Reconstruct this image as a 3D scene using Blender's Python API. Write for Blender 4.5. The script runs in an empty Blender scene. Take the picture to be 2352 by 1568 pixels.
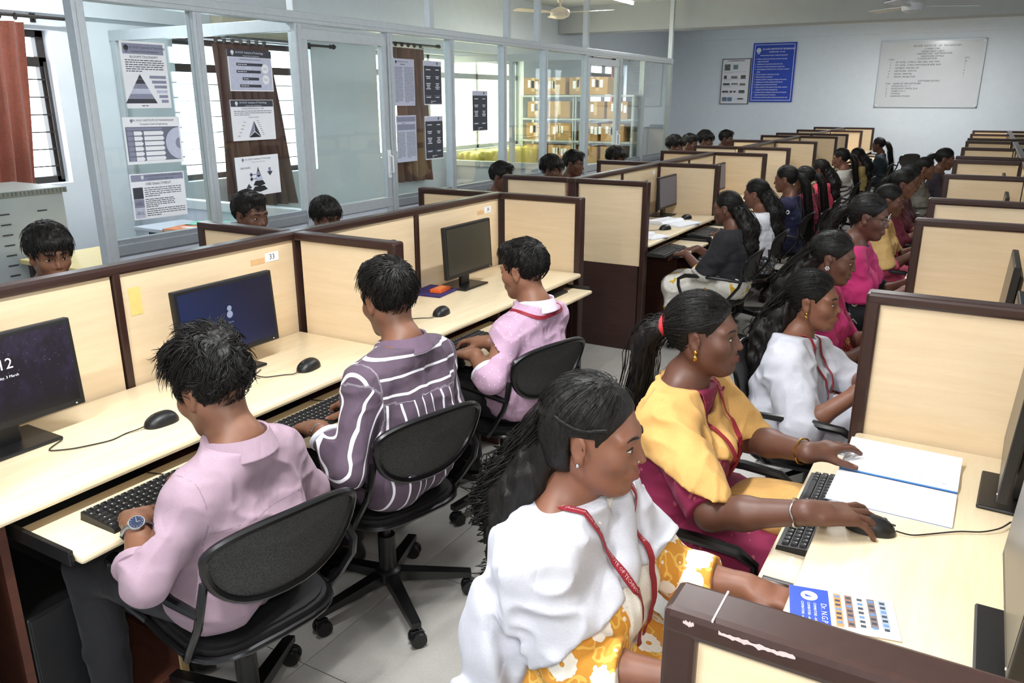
import bpy, bmesh, math, random
import numpy as np
from mathutils import Vector, Matrix, Euler
R_ = random.Random(7)
SC = bpy.context.scene
COL = SC.collection
PI = math.pi

# ------------------------------------------------------------------ camera, light, exposure
CAM = (2.4233, -0.7338, 1.6840)
YAW, PITCH, FPX = 0.525, 0.2959, 1824.0
cd = bpy.data.cameras.new('camera'); cam = bpy.data.objects.new('camera', cd); COL.objects.link(cam)
cam.location = CAM; cam.rotation_euler = (PI/2 - PITCH, 0, YAW)
cd.sensor_fit = 'HORIZONTAL'; cd.sensor_width = 36.0; cd.lens = 36.0*FPX/2352.0
cd.clip_start = 0.02; cd.clip_end = 200
SC.camera = cam
SC.view_settings.view_transform = 'Standard'; SC.view_settings.look = 'None'
SC.view_settings.gamma = 1.0; SC.view_settings.use_curve_mapping = False
SC.view_settings.exposure = 0.5
W = bpy.data.worlds.new('sky'); SC.world = W; W.use_nodes = True
W.node_tree.nodes['Background'].inputs[0].default_value = (0.90, 0.96, 1.0, 1)
W.node_tree.nodes['Background'].inputs[1].default_value = 8.0

def area_light(name, loc, rot, sx, sy, power, col=(1, 1, 1)):
    l = bpy.data.lights.new(name, 'AREA'); l.shape = 'RECTANGLE'; l.size = sx; l.size_y = sy
    l.energy = power; l.color = col
    o = bpy.data.objects.new(name, l); COL.objects.link(o); o.location = loc; o.rotation_euler = rot
    return o
# the photographer's flash, just above the lens
fl = area_light('camera_flash', (CAM[0]+.02, CAM[1]-.03, CAM[2]+.16), (PI/2-PITCH+.12, 0, YAW-.10), .22, .16, 12, (1, .97, .93))
# ------------------------------------------------------------------ materials
def lin(h):
    h = h.lstrip('#'); c = [int(h[i:i+2], 16)/255 for i in (0, 2, 4)]
    return tuple(x/12.92 if x <= 0.04045 else ((x+0.055)/1.055)**2.4 for x in c)
class NT:
    def __init__(s, name):
        s.m = bpy.data.materials.new(name); s.m.use_nodes = True; s.t = s.m.node_tree
        s.b = s.t.nodes['Principled BSDF']; s.out = s.t.nodes['Material Output']
    def n(s, typ, ins=None, **kw):
        nd = s.t.nodes.new('ShaderNode' + typ)
        for k, v in kw.items(): setattr(nd, k, v)
        for k, v in (ins or {}).items():
            if hasattr(v, 'is_output') or isinstance(v, bpy.types.NodeSocket): s.t.links.new(v, nd.inputs[k])
            else: nd.inputs[k].default_value = v
        return nd
    def set(s, **kw):
        mp = dict(col='Base Color', rough='Roughness', metal='Metallic', spec='Specular IOR Level', sheen='Sheen Weight', coat='Coat Weight',
                  normal='Normal', emit='Emission Color', estr='Emission Strength', sss='Subsurface Weight', alpha='Alpha')
        for k, v in kw.items():
            i = s.b.inputs[mp[k]]
            if isinstance(v, bpy.types.NodeSocket): s.t.links.new(v, i)
            elif k in ('col', 'emit'): i.default_value = (*v[:3], 1)
            else: i.default_value = v
        return s
    def coord(s, kind='Object', scale=(1, 1, 1), rot=(0, 0, 0)):
        tc = s.n('TexCoord'); mp = s.n('Mapping', {'Vector': tc.outputs[kind], 'Scale': scale, 'Rotation': rot}); return mp.outputs[0]
    def noise(s, vec, scale, detail=3, rough=.55): return s.n('TexNoise', {'Vector': vec, 'Scale': scale, 'Detail': detail, 'Roughness': rough}).outputs[0]
    def ramp(s, fac, stops):
        r = s.n('ValToRGB', {'Fac': fac}); e = r.color_ramp.elements
        while len(e) < len(stops): e.new(0.5)
        for q, (p, c) in zip(e, stops): q.position = p; q.color = (*c[:3], 1)
        return r.outputs[0]
    def mix(s, fac, a, b, mode='MIX'):
        m = s.n('MixRGB', blend_type=mode)
        for k, v in (('Fac', fac), ('Color1', a), ('Color2', b)):
            if isinstance(v, bpy.types.NodeSocket): s.t.links.new(v, m.inputs[k])
            else: m.inputs[k].default_value = v if k == 'Fac' else (*v[:3], 1)
        return m.outputs[0]
    def math(s, op, a, b=0.0, c=0.0):
        m = s.n('Math', operation=op)
        for i, v in enumerate((a, b, c)):
            if isinstance(v, bpy.types.NodeSocket): s.t.links.new(v, m.inputs[i])
            else: m.inputs[i].default_value = v
        return m.outputs[0]
    def bump(s, h, strength=.3, dist=.002): return s.n('Bump', {'Height': h, 'Strength': strength, 'Distance': dist}).outputs[0]
MATS = {}
def M(name, col='#808080', rough=.5, metal=0., grain=None, bump=None, **kw):
    """plain procedural material: colour with a fine noise variation and relief"""
    if name in MATS: return MATS[name]
    t = NT(name); c = lin(col) if isinstance(col, str) else col
    g = grain or (40, .06)
    v = t.coord(); nz = t.noise(v, g[0])
    lo = tuple(max(0, x*(1-g[1])) for x in c); hi = tuple(min(1, x*(1+g[1])) for x in c)
    t.set(col=t.ramp(nz, [(.3, lo), (.7, hi)]), rough=rough, metal=metal, **kw)
    if bump: t.set(normal=t.bump(t.noise(v, bump[0], 2), bump[1]))
    MATS[name] = t.m; return t.m

# ------------------------------------------------------------------ mesh helpers
class MB:
    def __init__(s): s.v = []; s.f = []; s.mi = []; s.cur = 0
    def add(s, vs, fs):
        o = len(s.v); s.v += [tuple(v) for v in vs]
        for f in fs: s.f.append(tuple(i+o for i in f)); s.mi.append(s.cur)
        return s
    def mat(s, i): s.cur = i; return s
    def box(s, a, b, bev=0.0, M4=None):
        x0, y0, z0 = [min(p, q) for p, q in zip(a, b)]; x1, y1, z1 = [max(p, q) for p, q in zip(a, b)]
        if bev <= 0:
            vs = [(x, y, z) for z in (z0, z1) for y in (y0, y1) for x in (x0, x1)]
            fs = [(0, 2, 3, 1), (4, 5, 7, 6), (0, 1, 5, 4), (2, 6, 7, 3), (0, 4, 6, 2), (1, 3, 7, 5)]
        else:
            bev = min(bev, .499*min(x1-x0, y1-y0, z1-z0)); bm = bmesh.new()
            bmesh.ops.create_cube(bm, size=1.0, matrix=Matrix.Translation(((x0+x1)/2, (y0+y1)/2, (z0+z1)/2)) @ Matrix.Diagonal((x1-x0, y1-y0, z1-z0, 1)))
            bmesh.ops.bevel(bm, geom=list(bm.edges), offset=bev, segments=2, profile=.5, affect='EDGES')
            bm.verts.index_update(); vs = [v.co[:] for v in bm.verts]; fs = [[v.index for v in f.verts] for f in bm.faces]; bm.free()
        if M4 is not None: vs = [(M4 @ Vector(v))[:] for v in vs]
        return s.add(vs, fs)
    def cyl(s, p, q, r0, r1=None, n=16, cap=True):
        return s.tube([p, q], [r0, r0 if r1 is None else r1], n, cap)
    def tube(s, pts, r, n=10, cap=True, closed=False, flat=None):
        pts = [Vector(p) for p in pts]; m = len(pts)
        rs = r if isinstance(r, (list, tuple)) else [r]*m
        vs = []; up = None
        for i, p in enumerate(pts):
            if closed: t = (pts[(i+1) % m]-pts[i-1])
            else: t = pts[min(i+1, m-1)]-pts[max(i-1, 0)]
            t = t.normalized() if t.length > 1e-9 else Vector((0, 0, 1))
            if up is None:
                a = Vector((0, 0, 1)) if abs(t.z) < .9 else Vector((1, 0, 0)); up = (a - t*a.dot(t)).normalized()
            else:
                up = up - t*up.dot(t); up = up.normalized() if up.length > 1e-6 else t.orthogonal().normalized()
            sd = t.cross(up)
            for k in range(n):
                an = 2*PI*k/n; vs.append(p + up*(math.cos(an)*rs[i]*(flat or 1)) + sd*(math.sin(an)*rs[i]))
        fs = []; L = m if closed else m-1
        for i in range(L):
            for k in range(n):
                a, b = i*n+k, i*n+(k+1) % n; c, d = ((i+1) % m)*n+(k+1) % n, ((i+1) % m)*n+k
                fs.append((a, d, c, b))
        if cap and not closed: fs += [tuple(range(n)), tuple((m-1)*n+k for k in reversed(range(n)))]
        return s.add(vs, fs)
    def lathe(s, prof, c=(0, 0, 0), n=24, axis='z'):
        vs = []; fs = []; m = len(prof)
        for r, z in prof:
            for k in range(n):
                a = 2*PI*k/n; x, y = r*math.cos(a), r*math.sin(a)
                v = (x, y, z) if axis == 'z' else ((z, x, y) if axis == 'x' else (y, z, x))
                vs.append((v[0]+c[0], v[1]+c[1], v[2]+c[2]))
        for i in range(m-1):
            for k in range(n): fs.append((i*n+k, i*n+(k+1) % n, (i+1)*n+(k+1) % n, (i+1)*n+k))
        fs += [tuple(reversed(range(n))), tuple((m-1)*n+k for k in range(n))]
        return s.add(vs, fs)
    def ell(s, c, r, nu=14, nv=9, M4=None):
        vs = []; fs = []
        for j in range(nv+1):
            th = PI*j/nv
            for i in range(nu):
                ph = 2*PI*i/nu; v = Vector((r[0]*math.sin(th)*math.cos(ph), r[1]*math.sin(th)*math.sin(ph), r[2]*math.cos(th)))
                if M4 is not None: v = M4 @ v
                vs.append((v[0]+c[0], v[1]+c[1], v[2]+c[2]))
        for j in range(nv):
            for i in range(nu): fs.append((j*nu+i, (j+1)*nu+i, (j+1)*nu+(i+1) % nu, j*nu+(i+1) % nu))
        return s.add(vs, fs)
    def prism(s, poly, z0, z1, M4=None):
        n = len(poly); vs = [(x, y, z0) for x, y in poly] + [(x, y, z1) for x, y in poly]
        fs = [tuple(reversed(range(n))), tuple(range(n, 2*n))] + [(i, (i+1) % n, n+(i+1) % n, n+i) for i in range(n)]
        if M4 is not None: vs = [(M4 @ Vector(v))[:] for v in vs]
        return s.add(vs, fs)
    def grid(s, rows):
        m, n = len(rows), len(rows[0]); vs = [p for r in rows for p in r]
        return s.add(vs, [(i*n+j, i*n+j+1, (i+1)*n+j+1, (i+1)*n+j) for i in range(m-1) for j in range(n-1)])
    def mesh(s, name='m', smooth=False, angle=None):
        me = bpy.data.meshes.new(name); me.from_pydata(s.v, [], s.f)
        if any(s.mi): me.polygons.foreach_set('material_index', s.mi)
        if smooth: me.polygons.foreach_set('use_smooth', [True]*len(s.f))
        me.update()
        if angle is not None:
            try: me.set_sharp_from_angle(angle=angle)
            except Exception: pass
        return me
    def ob(s, name, mats, parent=None, smooth=False, loc=(0, 0, 0), rz=0., angle=.7):
        return mob(name, s.mesh(name, smooth, angle if smooth else None), mats, parent, loc, rz)
def mob(name, me, mats, parent=None, loc=(0, 0, 0), rz=0.):
    o = bpy.data.objects.new(name, me); COL.objects.link(o)
    mats = mats if isinstance(mats, (list, tuple)) else [mats]
    if len(me.materials) == 0:
        for m in mats: me.materials.append(m)
    else:
        for i, m in enumerate(mats):
            if me.materials[i] is not m: o.material_slots[i].link = 'OBJECT'; o.material_slots[i].material = m
    o.location = loc; o.rotation_euler = (0, 0, rz)
    if parent is not None: o.parent = parent
    return o
def tag(o, label, cat=None, group=None, kind=None):
    o['label'] = label
    if cat: o['category'] = cat
    if group: o['group'] = group
    if kind: o['kind'] = kind
    return o
def thing(name, label, cat, loc=(0, 0, 0), rz=0., group=None):
    o = bpy.data.objects.new(name, None); COL.objects.link(o); o.empty_display_size = .05
    o.location = loc; o.rotation_euler = (0, 0, rz); return tag(o, label, cat, group)
def struct(o, label=None):
    o['kind'] = 'structure'
    if label: o['label'] = label
    return o
KIDS = {}
def kids(o): return [c for c in o.children]
def dup(o, parent=None, loc=None, rz=None, label=None):
    r = o.copy(); COL.objects.link(r)
    if parent is not None: r.parent = parent
    if loc is not None: r.location = loc
    if rz is not None: r.rotation_euler = (0, 0, rz)
    if label: r['label'] = label
    for c in kids(o): dup(c, r)
    return r
TEXTS = []
def text(body, size, mat, parent, M4, name='lettering', align='LEFT', font_w=1.0, res=2, spacing=1.0, bold=0.):
    cu = bpy.data.curves.new('tmp_text', 'FONT'); cu.body = body; cu.size = size; cu.align_x = align; cu.align_y = 'CENTER'
    cu.resolution_u = res; cu.space_line = spacing; cu.offset = bold if size > .027 else 0
    o = bpy.data.objects.new('tmp_text', cu); COL.objects.link(o); TEXTS.append((o, name, mat, parent, M4 @ Matrix.Diagonal((font_w, 1, 1, 1)))); return o
def finish_texts():
    dg = bpy.context.evaluated_depsgraph_get(); ms = [bpy.data.meshes.new_from_object(o.evaluated_get(dg)) for o, *_ in TEXTS]
    for me, (o, name, mat, parent, M4) in zip(ms, TEXTS):
        bpy.data.objects.remove(o); me.name = name; me.materials.clear(); q = mob(name, me, mat, parent); q.matrix_local = M4
def V(*a): return Vector(a)

# ------------------------------------------------------------------ implicit surfaces (bodies, clothes, hair)
F = np.float32
def smin(a, b, k):
    if k <= 1e-6: return np.minimum(a, b)
    h = np.maximum(k - np.abs(a-b), 0)/k
    return np.minimum(a, b) - h*h*k*.25
def smax(a, b, k): return -smin(-a, -b, k)
def sph(p, c, r): return np.sqrt(((p-np.array(c, F))**2).sum(-1)) - F(r)
def cone(p, a, b, ra, rb=None):
    """tapered capsule"""
    rb = ra if rb is None else rb
    a = np.array(a, F); b = np.array(b, F); ba = b-a; L = float((ba**2).sum()) + 1e-12
    pa = p-a; h = np.clip((pa@ba)/L, 0, 1)
    return np.sqrt(((pa - h[:, None]*ba)**2).sum(-1)) - (F(ra) + F(rb-ra)*h)
def ellip(p, c, r, Rm=None):
    q = p-np.array(c, F)
    if Rm is not None: q = q@Rm          # columns of Rm are the local axes
    r = np.array(r, F); k0 = np.sqrt(((q/r)**2).sum(-1)); k1 = np.sqrt(((q/(r*r))**2).sum(-1)) + F(1e-9)
    return k0*(k0-1)/k1
def rbox(p, c, hs, rad, Rm=None):
    q = p-np.array(c, F)
    if Rm is not None: q = q@Rm
    q = np.abs(q) - (np.array(hs, F)-F(rad)); return np.sqrt((np.maximum(q, 0)**2).sum(-1)) + np.minimum(q.max(-1), 0) - F(rad)
def chain(p, pts, rs, k=.004):
    d = None
    for i in range(len(pts)-1):
        e = cone(p, pts[i], pts[i+1], rs[i], rs[i+1]); d = e if d is None else smin(d, e, k)
    return d
_rn = np.random.RandomState(3); _tab = _rn.rand(32, 32, 32).astype(F)
def vnoise(p, s):
    q = p*F(s) + F(100.); i = np.floor(q).astype(np.int32); f = q-i; f = f*f*(3-2*f); i &= 31; j = (i+1) & 31
    c = 0
    for dx in (0, 1):
        wx = f[:, 0] if dx else 1-f[:, 0]; ix = j[:, 0] if dx else i[:, 0]
        for dy in (0, 1):
            wy = f[:, 1] if dy else 1-f[:, 1]; iy = j[:, 1] if dy else i[:, 1]
            for dz in (0, 1):
                wz = f[:, 2] if dz else 1-f[:, 2]; iz = j[:, 2] if dz else i[:, 2]
                c = c + wx*wy*wz*_tab[ix, iy, iz]
    return c*2-1
def surf(fn, lo, hi, h, project=1):
    """surface nets on a block-sparse grid -> verts (N,3), quads (M,4)"""
    B = 8; lo = np.array(lo, F); hi = np.array(hi, F)
    nb = np.maximum(1, np.ceil((hi-lo)/(h*B)).astype(int)); n = nb*B+1
    ii = np.stack(np.meshgrid(*[np.arange(k) for k in nb], indexing='ij'), -1).reshape(-1, 3)
    cen = lo + (ii+.5).astype(F)*F(h*B); d = fn(cen.astype(F))
    act = np.abs(d) < h*B*1.35
    G = np.where(d < 0, F(-1), F(1)).reshape(nb)
    G = np.repeat(np.repeat(np.repeat(G, B, 0), B, 1), B, 2); G = np.pad(G, ((0, 1),)*3, mode='edge').astype(F)
    mask = np.zeros(n, bool)
    for b in ii[act]*B: mask[b[0]:b[0]+B+1, b[1]:b[1]+B+1, b[2]:b[2]+B+1] = True
    idx = np.argwhere(mask); vals = np.empty(len(idx), F)
    for a in range(0, len(idx), 400000): vals[a:a+400000] = fn(lo + idx[a:a+400000].astype(F)*F(h))
    G[mask] = vals
    G[0] = G[-1] = 1; G[:, 0] = G[:, -1] = 1; G[:, :, 0] = G[:, :, -1] = 1
    S = G < 0
    s = S.astype(np.int8); c = np.zeros(np.array(n)-1, np.int8)
    for dx in (0, 1):
        for dy in (0, 1):
            for dz in (0, 1): c += s[dx:n[0]-1+dx, dy:n[1]-1+dy, dz:n[2]-1+dz]
    ac = np.argwhere((c > 0) & (c < 8))
    offs = np.array([(x, y, z) for x in (0, 1) for y in (0, 1) for z in (0, 1)])
    cv = np.stack([G[ac[:, 0]+o[0], ac[:, 1]+o[1], ac[:, 2]+o[2]] for o in offs], 1)
    pos = np.zeros((len(ac), 3), F); cnt = np.zeros(len(ac), F)
    for a in range(8):
        for b in range(a+1, 8):
            df = offs[b]-offs[a]
            if abs(df).sum() != 1: continue
            va, vb = cv[:, a], cv[:, b]; m = (va < 0) != (vb < 0)
            t = np.where(m, va/np.where(m, va-vb, 1), 0)
            pos += np.where(m[:, None], offs[a]+t[:, None]*df, 0); cnt += m
    Vt = lo + (ac + pos/cnt[:, None]).astype(F)*F(h)
    im = -np.ones(np.array(n)-1, np.int32); im[ac[:, 0], ac[:, 1], ac[:, 2]] = np.arange(len(ac))
    Q = []
    for ax in range(3):
        sl0 = [slice(1, -1)]*3; sl1 = [slice(1, -1)]*3; sl0[ax] = slice(0, -1); sl1[ax] = slice(1, None)
        A = S[tuple(sl0)]; Bv = S[tuple(sl1)]; e = np.argwhere(A != Bv)
        if len(e) == 0: continue
        ins = A[e[:, 0], e[:, 1], e[:, 2]]
        g = e.copy()
        for k in range(3):
            if k != ax: g[:, k] += 1
        u, w = (ax+1) % 3, (ax+2) % 3
        def at(du, dw):
            q = g.copy(); q[:, u] += du; q[:, w] += dw; return im[q[:, 0], q[:, 1], q[:, 2]]
        quad = np.stack([at(-1, -1), at(0, -1), at(0, 0), at(-1, 0)], 1)
        quad[~ins] = quad[~ins][:, ::-1]; Q.append(quad)
    Q = np.concatenate(Q); Q = Q[(Q >= 0).all(1)]
    for _ in range(project):
        e = F(h*.35); d = fn(Vt); g = np.stack([fn(Vt+np.array(o, F)*e) - fn(Vt-np.array(o, F)*e) for o in ((1, 0, 0), (0, 1, 0), (0, 0, 1))], -1)/(2*e)
        g2 = np.maximum((g**2).sum(-1), .25); st = np.clip(d/g2, -.4*h, .4*h); Vt = Vt - (g*st[:, None]).astype(F)
    return Vt, Q
def npmesh(name, Vt, Q, mats, attrs=None, smooth=True):
    me = bpy.data.meshes.new(name); nv, nq = len(Vt), len(Q)
    me.vertices.add(nv); me.vertices.foreach_set('co', np.ascontiguousarray(Vt, F).ravel())
    me.loops.add(nq*4); me.loops.foreach_set('vertex_index', np.ascontiguousarray(Q, np.int32).ravel())
    me.polygons.add(nq); me.polygons.foreach_set('loop_start', np.arange(0, nq*4, 4, dtype=np.int32)); me.polygons.foreach_set('loop_total', np.full(nq, 4, np.int32))
    if smooth: me.polygons.foreach_set('use_smooth', np.ones(nq, bool))
    me.update(calc_edges=True)
    for k, a in (attrs or {}).items():
        if a.ndim == 1: at = me.attributes.new(k, 'FLOAT', 'POINT'); at.data.foreach_set('value', a.astype(F))
        else: at = me.attributes.new(k, 'FLOAT_VECTOR', 'POINT'); at.data.foreach_set('vector', a.astype(F).ravel())
    for m in (mats if isinstance(mats, (list, tuple)) else [mats]): me.materials.append(m)
    return me
def rotz(a): c, s = math.cos(a), math.sin(a); return np.array([[c, -s, 0], [s, c, 0], [0, 0, 1]], F)
def roty(a): c, s = math.cos(a), math.sin(a); return np.array([[c, 0, s], [0, 1, 0], [-s, 0, c]], F)
def rotx(a): c, s = math.cos(a), math.sin(a); return np.array([[1, 0, 0], [0, c, -s], [0, s, c]], F)
def nrm(v): v = np.array(v, float); return v/(np.linalg.norm(v)+1e-12)
# ------------------------------------------------------------------ people
def head_field(q, P):
    """face and skull in head coordinates (+x forward, +y left, +z up); P tweaks the proportions"""
    jw = P.get('jaw', 1.0); ns = P.get('nose', 1.0); ch = P.get('chin', 1.0); fat = P.get('fat', 0.0)
    y = np.abs(q[:, 1]); m = np.stack([q[:, 0], y, q[:, 2]], -1)          # mirrored point
    d = ellip(q, (-.014, 0, .03), (.095, .073, .086))
    d = smin(d, ellip(q, (.026, 0, -.035), (.064, .056*jw+fat*.5, .079)), .035)
    d = smin(d, cone(m, (-.012, .045*jw, -.045), (.052, .018*jw, -.098), .021+fat, .018+fat*.7), .03)
    d = smin(d, sph(q, (.069*ch, 0, -.098), .0165+fat*.4), .022)
    d = smin(d, sph(m, (.055, .040, -.026), .021+fat), .03)
    d = smin(d, cone(m, (.080, .010, .020), (.068, .046, .020), .010, .010), .02)
    d = smax(d, -sph(m, (.102, .031, -.001), .0175), .014)
    d = smin(d, sph(m, (.0735, .0305, -.002), .0132), .004)                # eyeball under the lid
    nose = cone(q, (.083, 0, .010), (.0975+.004*ns, 0, -.031), .0065, .0092*ns)
    nose = smin(nose, sph(m, (.0895, .0115*ns, -.036), .0080*ns), .008)
    d = smin(d, nose, .010)
    d = smax(d, -sph(m, (.099, .0065, -.045), .0030), .003)
    d = smin(d, ellip(q, (.080, 0, -.066), (.016, .026, .016)), .014)
    ul = cone(m, (.0965, .004, -.0610), (.0835, .0235, -.0655), .0046, .0022)
    ll = cone(m, (.0955, .0, -.0715), (.0835, .0215, -.0675), .0056, .0024)
    d = smin(d, ul, .005); d = smin(d, ll, .005)
    d = smax(d, -cone(m, (.1025, .0, -.0660), (.088, .0235, -.0665), .0013, .0010), .003)
    # ears
    Re = rotz(.32)
    e = m-np.array((-.010, .0755, -.008), F)
    ea = ellip(e, (0, 0, .006), (.0185, .0075, .0285), Re); ea = smin(ea, ellip(e, (.004, -.001, -.024), (.0095, .0055, .0105)), .01)
    ea = smax(ea, -ellip(e, (.0035, .008, .004), (.0105, .0058, .0165), Re), .004)
    d = smin(d, ea, .006)
    return d, np.minimum(ul, ll)

class Fig:
    def __init__(s, head, yaw=0., pitch=0., roll=0., pel=(0, 0, .50), male=True, bulk=1.0, sw=None, arms=None, knees=None, face=None, torso_yaw=0., spine=0., cuff=.75, hs=None, nl=.058):
        s.male = male; s.b = bulk; s.face = face or {}; s.cuff = cuff
        s.hs = hs or (.965 if male else .93); s.Rh = rotz(yaw)@roty(pitch)@rotx(roll); s.H = np.array(head, F); s.pel = np.array(pel, F)
        s.sk = s.H + s.Rh@np.array((-.028, 0, -.085), F)*F(s.hs)
        tt = nrm(s.pel - s.sk)
        s.NB = s.sk + np.array((-.012, 0, -nl), F) + (tt*.012).astype(F)
        ax = nrm(s.NB - s.pel).astype(F); s.ax = ax
        s.SCn = s.NB - ax*F(.045) + np.array((-.012, 0, 0), F)
        sw = sw or (.170 if male else .148); lat = rotz(torso_yaw)@np.array((0, 1, 0), F); s.lat = lat
        fwd = np.cross(lat, ax); s.fwd = fwd
        s.S = {k: s.SCn + lat*F(g*sw) - ax*F(.030) + fwd*F(.012) for k, g in (('L', 1), ('R', -1))}
        s.Ch = s.SCn - ax*F(.135) - fwd*F(.0)
        s.Wst = s.pel*F(.62) + s.SCn*F(.38) - fwd*F(spine)
        kn = knees or {'L': (.40, .10, .51), 'R': (.40, -.10, .51)}
        s.K = {k: np.array(v[:3], F) for k, v in kn.items()}
        s.A = {k: np.array((v[3:6] if len(v) > 3 else (v[0]-.02, v[1], .09)), F) for k, v in kn.items()}
        s.E, s.Wr, s.hand = {}, {}, {}
        lu, lf = (.285, .250) if male else (.262, .232)
        for k, a in (arms or {}).items():
            w = np.array(a['w'], float); sh = s.S[k].astype(float); v = w-sh; L = np.linalg.norm(v)
            if L > (lu+lf)*.995: f_ = L/((lu+lf)*.995); lu2, lf2 = lu*f_, lf*f_
            else: lu2, lf2 = lu, lf
            u = v/L; a_ = (lu2*lu2 - lf2*lf2 + L*L)/(2*L); h_ = math.sqrt(max(lu2*lu2-a_*a_, 0))
            po = np.array(a.get('pole', (-.4, .6 if k == 'L' else -.6, -1.)), float); po = nrm(po - u*po.dot(u))
            s.E[k] = (sh + u*a_ + po*h_).astype(F) if 'e' not in a else np.array(a['e'], F); s.Wr[k] = w.astype(F)
            d = nrm(a.get('dir', w - s.E[k])); n = np.array(a.get('palm', (0, 0, -1)), float); n = nrm(n - d*n.dot(d))
            side = np.cross(n, d)*(1 if k == 'L' else -1)      # towards the thumb
            s.hand[k] = dict(d=d, n=n, s=side, curl=a.get('curl', (.35, .5, .35)), spread=a.get('spread', .10), thumb=a.get('thumb', (.9, .35)), hs=a.get('hs', 1.0 if male else .92), lift=a.get('lift', (0, 0, 0, 0)))
        s.tips = {}
    # parts of the field
    def hq(s, p): return (p - s.H)@s.Rh/F(s.hs)
    def hand_field(s, p, k, nails=False):
        h = s.hand[k]; hs = h['hs']; d, n, sd = [np.array(h[c], float) for c in 'dns']; w = s.Wr[k].astype(float)
        Rm = np.stack([d, sd, n], 1).astype(F)
        D = rbox(p, w + d*.052*hs, (.046*hs, .037*hs, .0135*hs), .013*hs, Rm)
        D = smin(D, cone(p, w - d*.01, w + d*.03*hs, .025*hs, .024*hs), .02)
        D = smin(D, cone(p, w + d*.022*hs + sd*.018*hs + n*.006, w + d*.055*hs + sd*.03*hs + n*.008, .014*hs, .013*hs), .012)
        nail = np.full(len(p), 1., F); tips = []
        for i, (L, off) in enumerate(((.072, .0275), (.081, .0095), (.076, -.0085), (.060, -.0255))):
            r0 = (.0086, .0088, .0084, .0075)[i]*hs; sp = h['spread']*(1.1, .35, -.4, -1.2)[i]
            fd = nrm(d*math.cos(sp) + sd*math.sin(sp)); base = w + d*(.092, .096, .092, .084)[i]*hs + sd*off*hs
            an = -h['lift'][i]; pts = [base - fd*.012*hs]; q = base; rs = [r0*1.08]; pts.append(base); rs.append(r0*1.05)
            for j, (fr, cu) in enumerate(zip((.44, .31, .25), h['curl'])):
                an += cu; dv = fd*math.cos(an) + n*math.sin(an); q = q + dv*L*fr*hs; pts.append(q); rs.append(r0*(1.0, .92, .80)[j])
            e = chain(p, pts, rs, .002); D = smin(D, e, .0045 if i else .006)
            tips.append(q); up = -n*math.cos(an) + fd*math.sin(an)
            nail = np.minimum(nail, sph(p, q + up*rs[-1]*.9 - dv*.001, .0058*hs))
        ta, tb = h['thumb']; b0 = w + d*.03*hs + sd*.026*hs + n*.008
        t1 = nrm(d*math.cos(ta) + sd*math.sin(ta)*.9 + n*.35); t2 = nrm(t1*math.cos(tb) + d*math.sin(tb))
        p1 = b0 + t1*.036*hs; p2 = p1 + t2*.030*hs; p3 = p2 + t2*.022*hs
        D = smin(D, chain(p, [b0, p1, p2, p3], [.0135*hs, .0110*hs, .0098*hs, .0082*hs], .003), .010)
        nail = np.minimum(nail, sph(p, p3 - n*.007*hs, .0058*hs)); s.tips[k] = tips
        return D, nail
    def torso(s, p):
        b = s.b; m = None; f_ = s.fwd; l_ = s.lat
        wr = (.104 if s.male else .092)*b; cr = (.104 if s.male else .094)*b
        for g in (1, -1):
            L = l_*F(g)
            e = smin(cone(p, s.pel + L*F(.082*b) + np.array((0, 0, .02), F), s.Wst + L*F(.062*b), .118*b, wr), cone(p, s.Wst + L*F(.062*b), s.Ch + L*F(.078*b) , wr, cr), .06)
            sh = s.S['L' if g > 0 else 'R']
            e = smin(e, cone(p, s.SCn + L*F(.045), sh, .056*b**.5, .054*b**.5), .07)
            e = smin(e, cone(p, s.sk*F(.35)+s.NB*F(.65) - f_*F(.02), s.SCn + L*F(.105), .040, .040), .04)
            if not s.male: e = smin(e, sph(p, s.Ch + L*F(.072*b) + f_*F(.078*b) - s.ax*F(.012), .066*b), .05)
            m = e if m is None else smin(m, e, .05)
        return m
    def arm(s, p, k, r=0.):
        b = s.b**.8*(1. if s.male else .92)
        d = cone(p, s.S[k], s.E[k], .052*b+r, .041*b+r); lo = s.E[k]*F(.65)+s.Wr[k]*F(.35)
        d = smin(d, cone(p, s.E[k], lo, .0405*b+r, .0400*b+r), .02)
        return smin(d, cone(p, lo, s.Wr[k], .0395*b+r, .0265+r), .02)
    def legs(s, p, r=0., k=.03):
        d = None; b = s.b
        for g, c in ((1, 'L'), (-1, 'R')):
            hp = s.pel + np.array((0.02, .085*g*b, -.01), F)
            e = smin(cone(p, hp, s.K[c], .088*b+r, .060*b+r), cone(p, s.K[c], s.A[c], .055*b+r, .040+r), .03)
            d = e if d is None else smin(d, e, k)
        return d
    def neck(s, p, r=0.): return cone(p, s.sk + s.Rh@np.array((.006, 0, .01), F), s.NB - s.ax*F(.03), .050*s.b**.3 + r - (0 if s.male else .006), .055*s.b**.4 + r - (0 if s.male else .006))
    def skin(s, p):
        d, lip = head_field(s.hq(p), s.face); d = smin(d*F(s.hs), s.neck(p), .025)
        d = smin(d, s.torso(p), .03)
        for k in s.E:
            d = smin(d, s.arm(p, k), .03); d = smin(d, s.hand_field(p, k)[0], .012)
        return smin(d, s.legs(p), .03)
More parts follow.
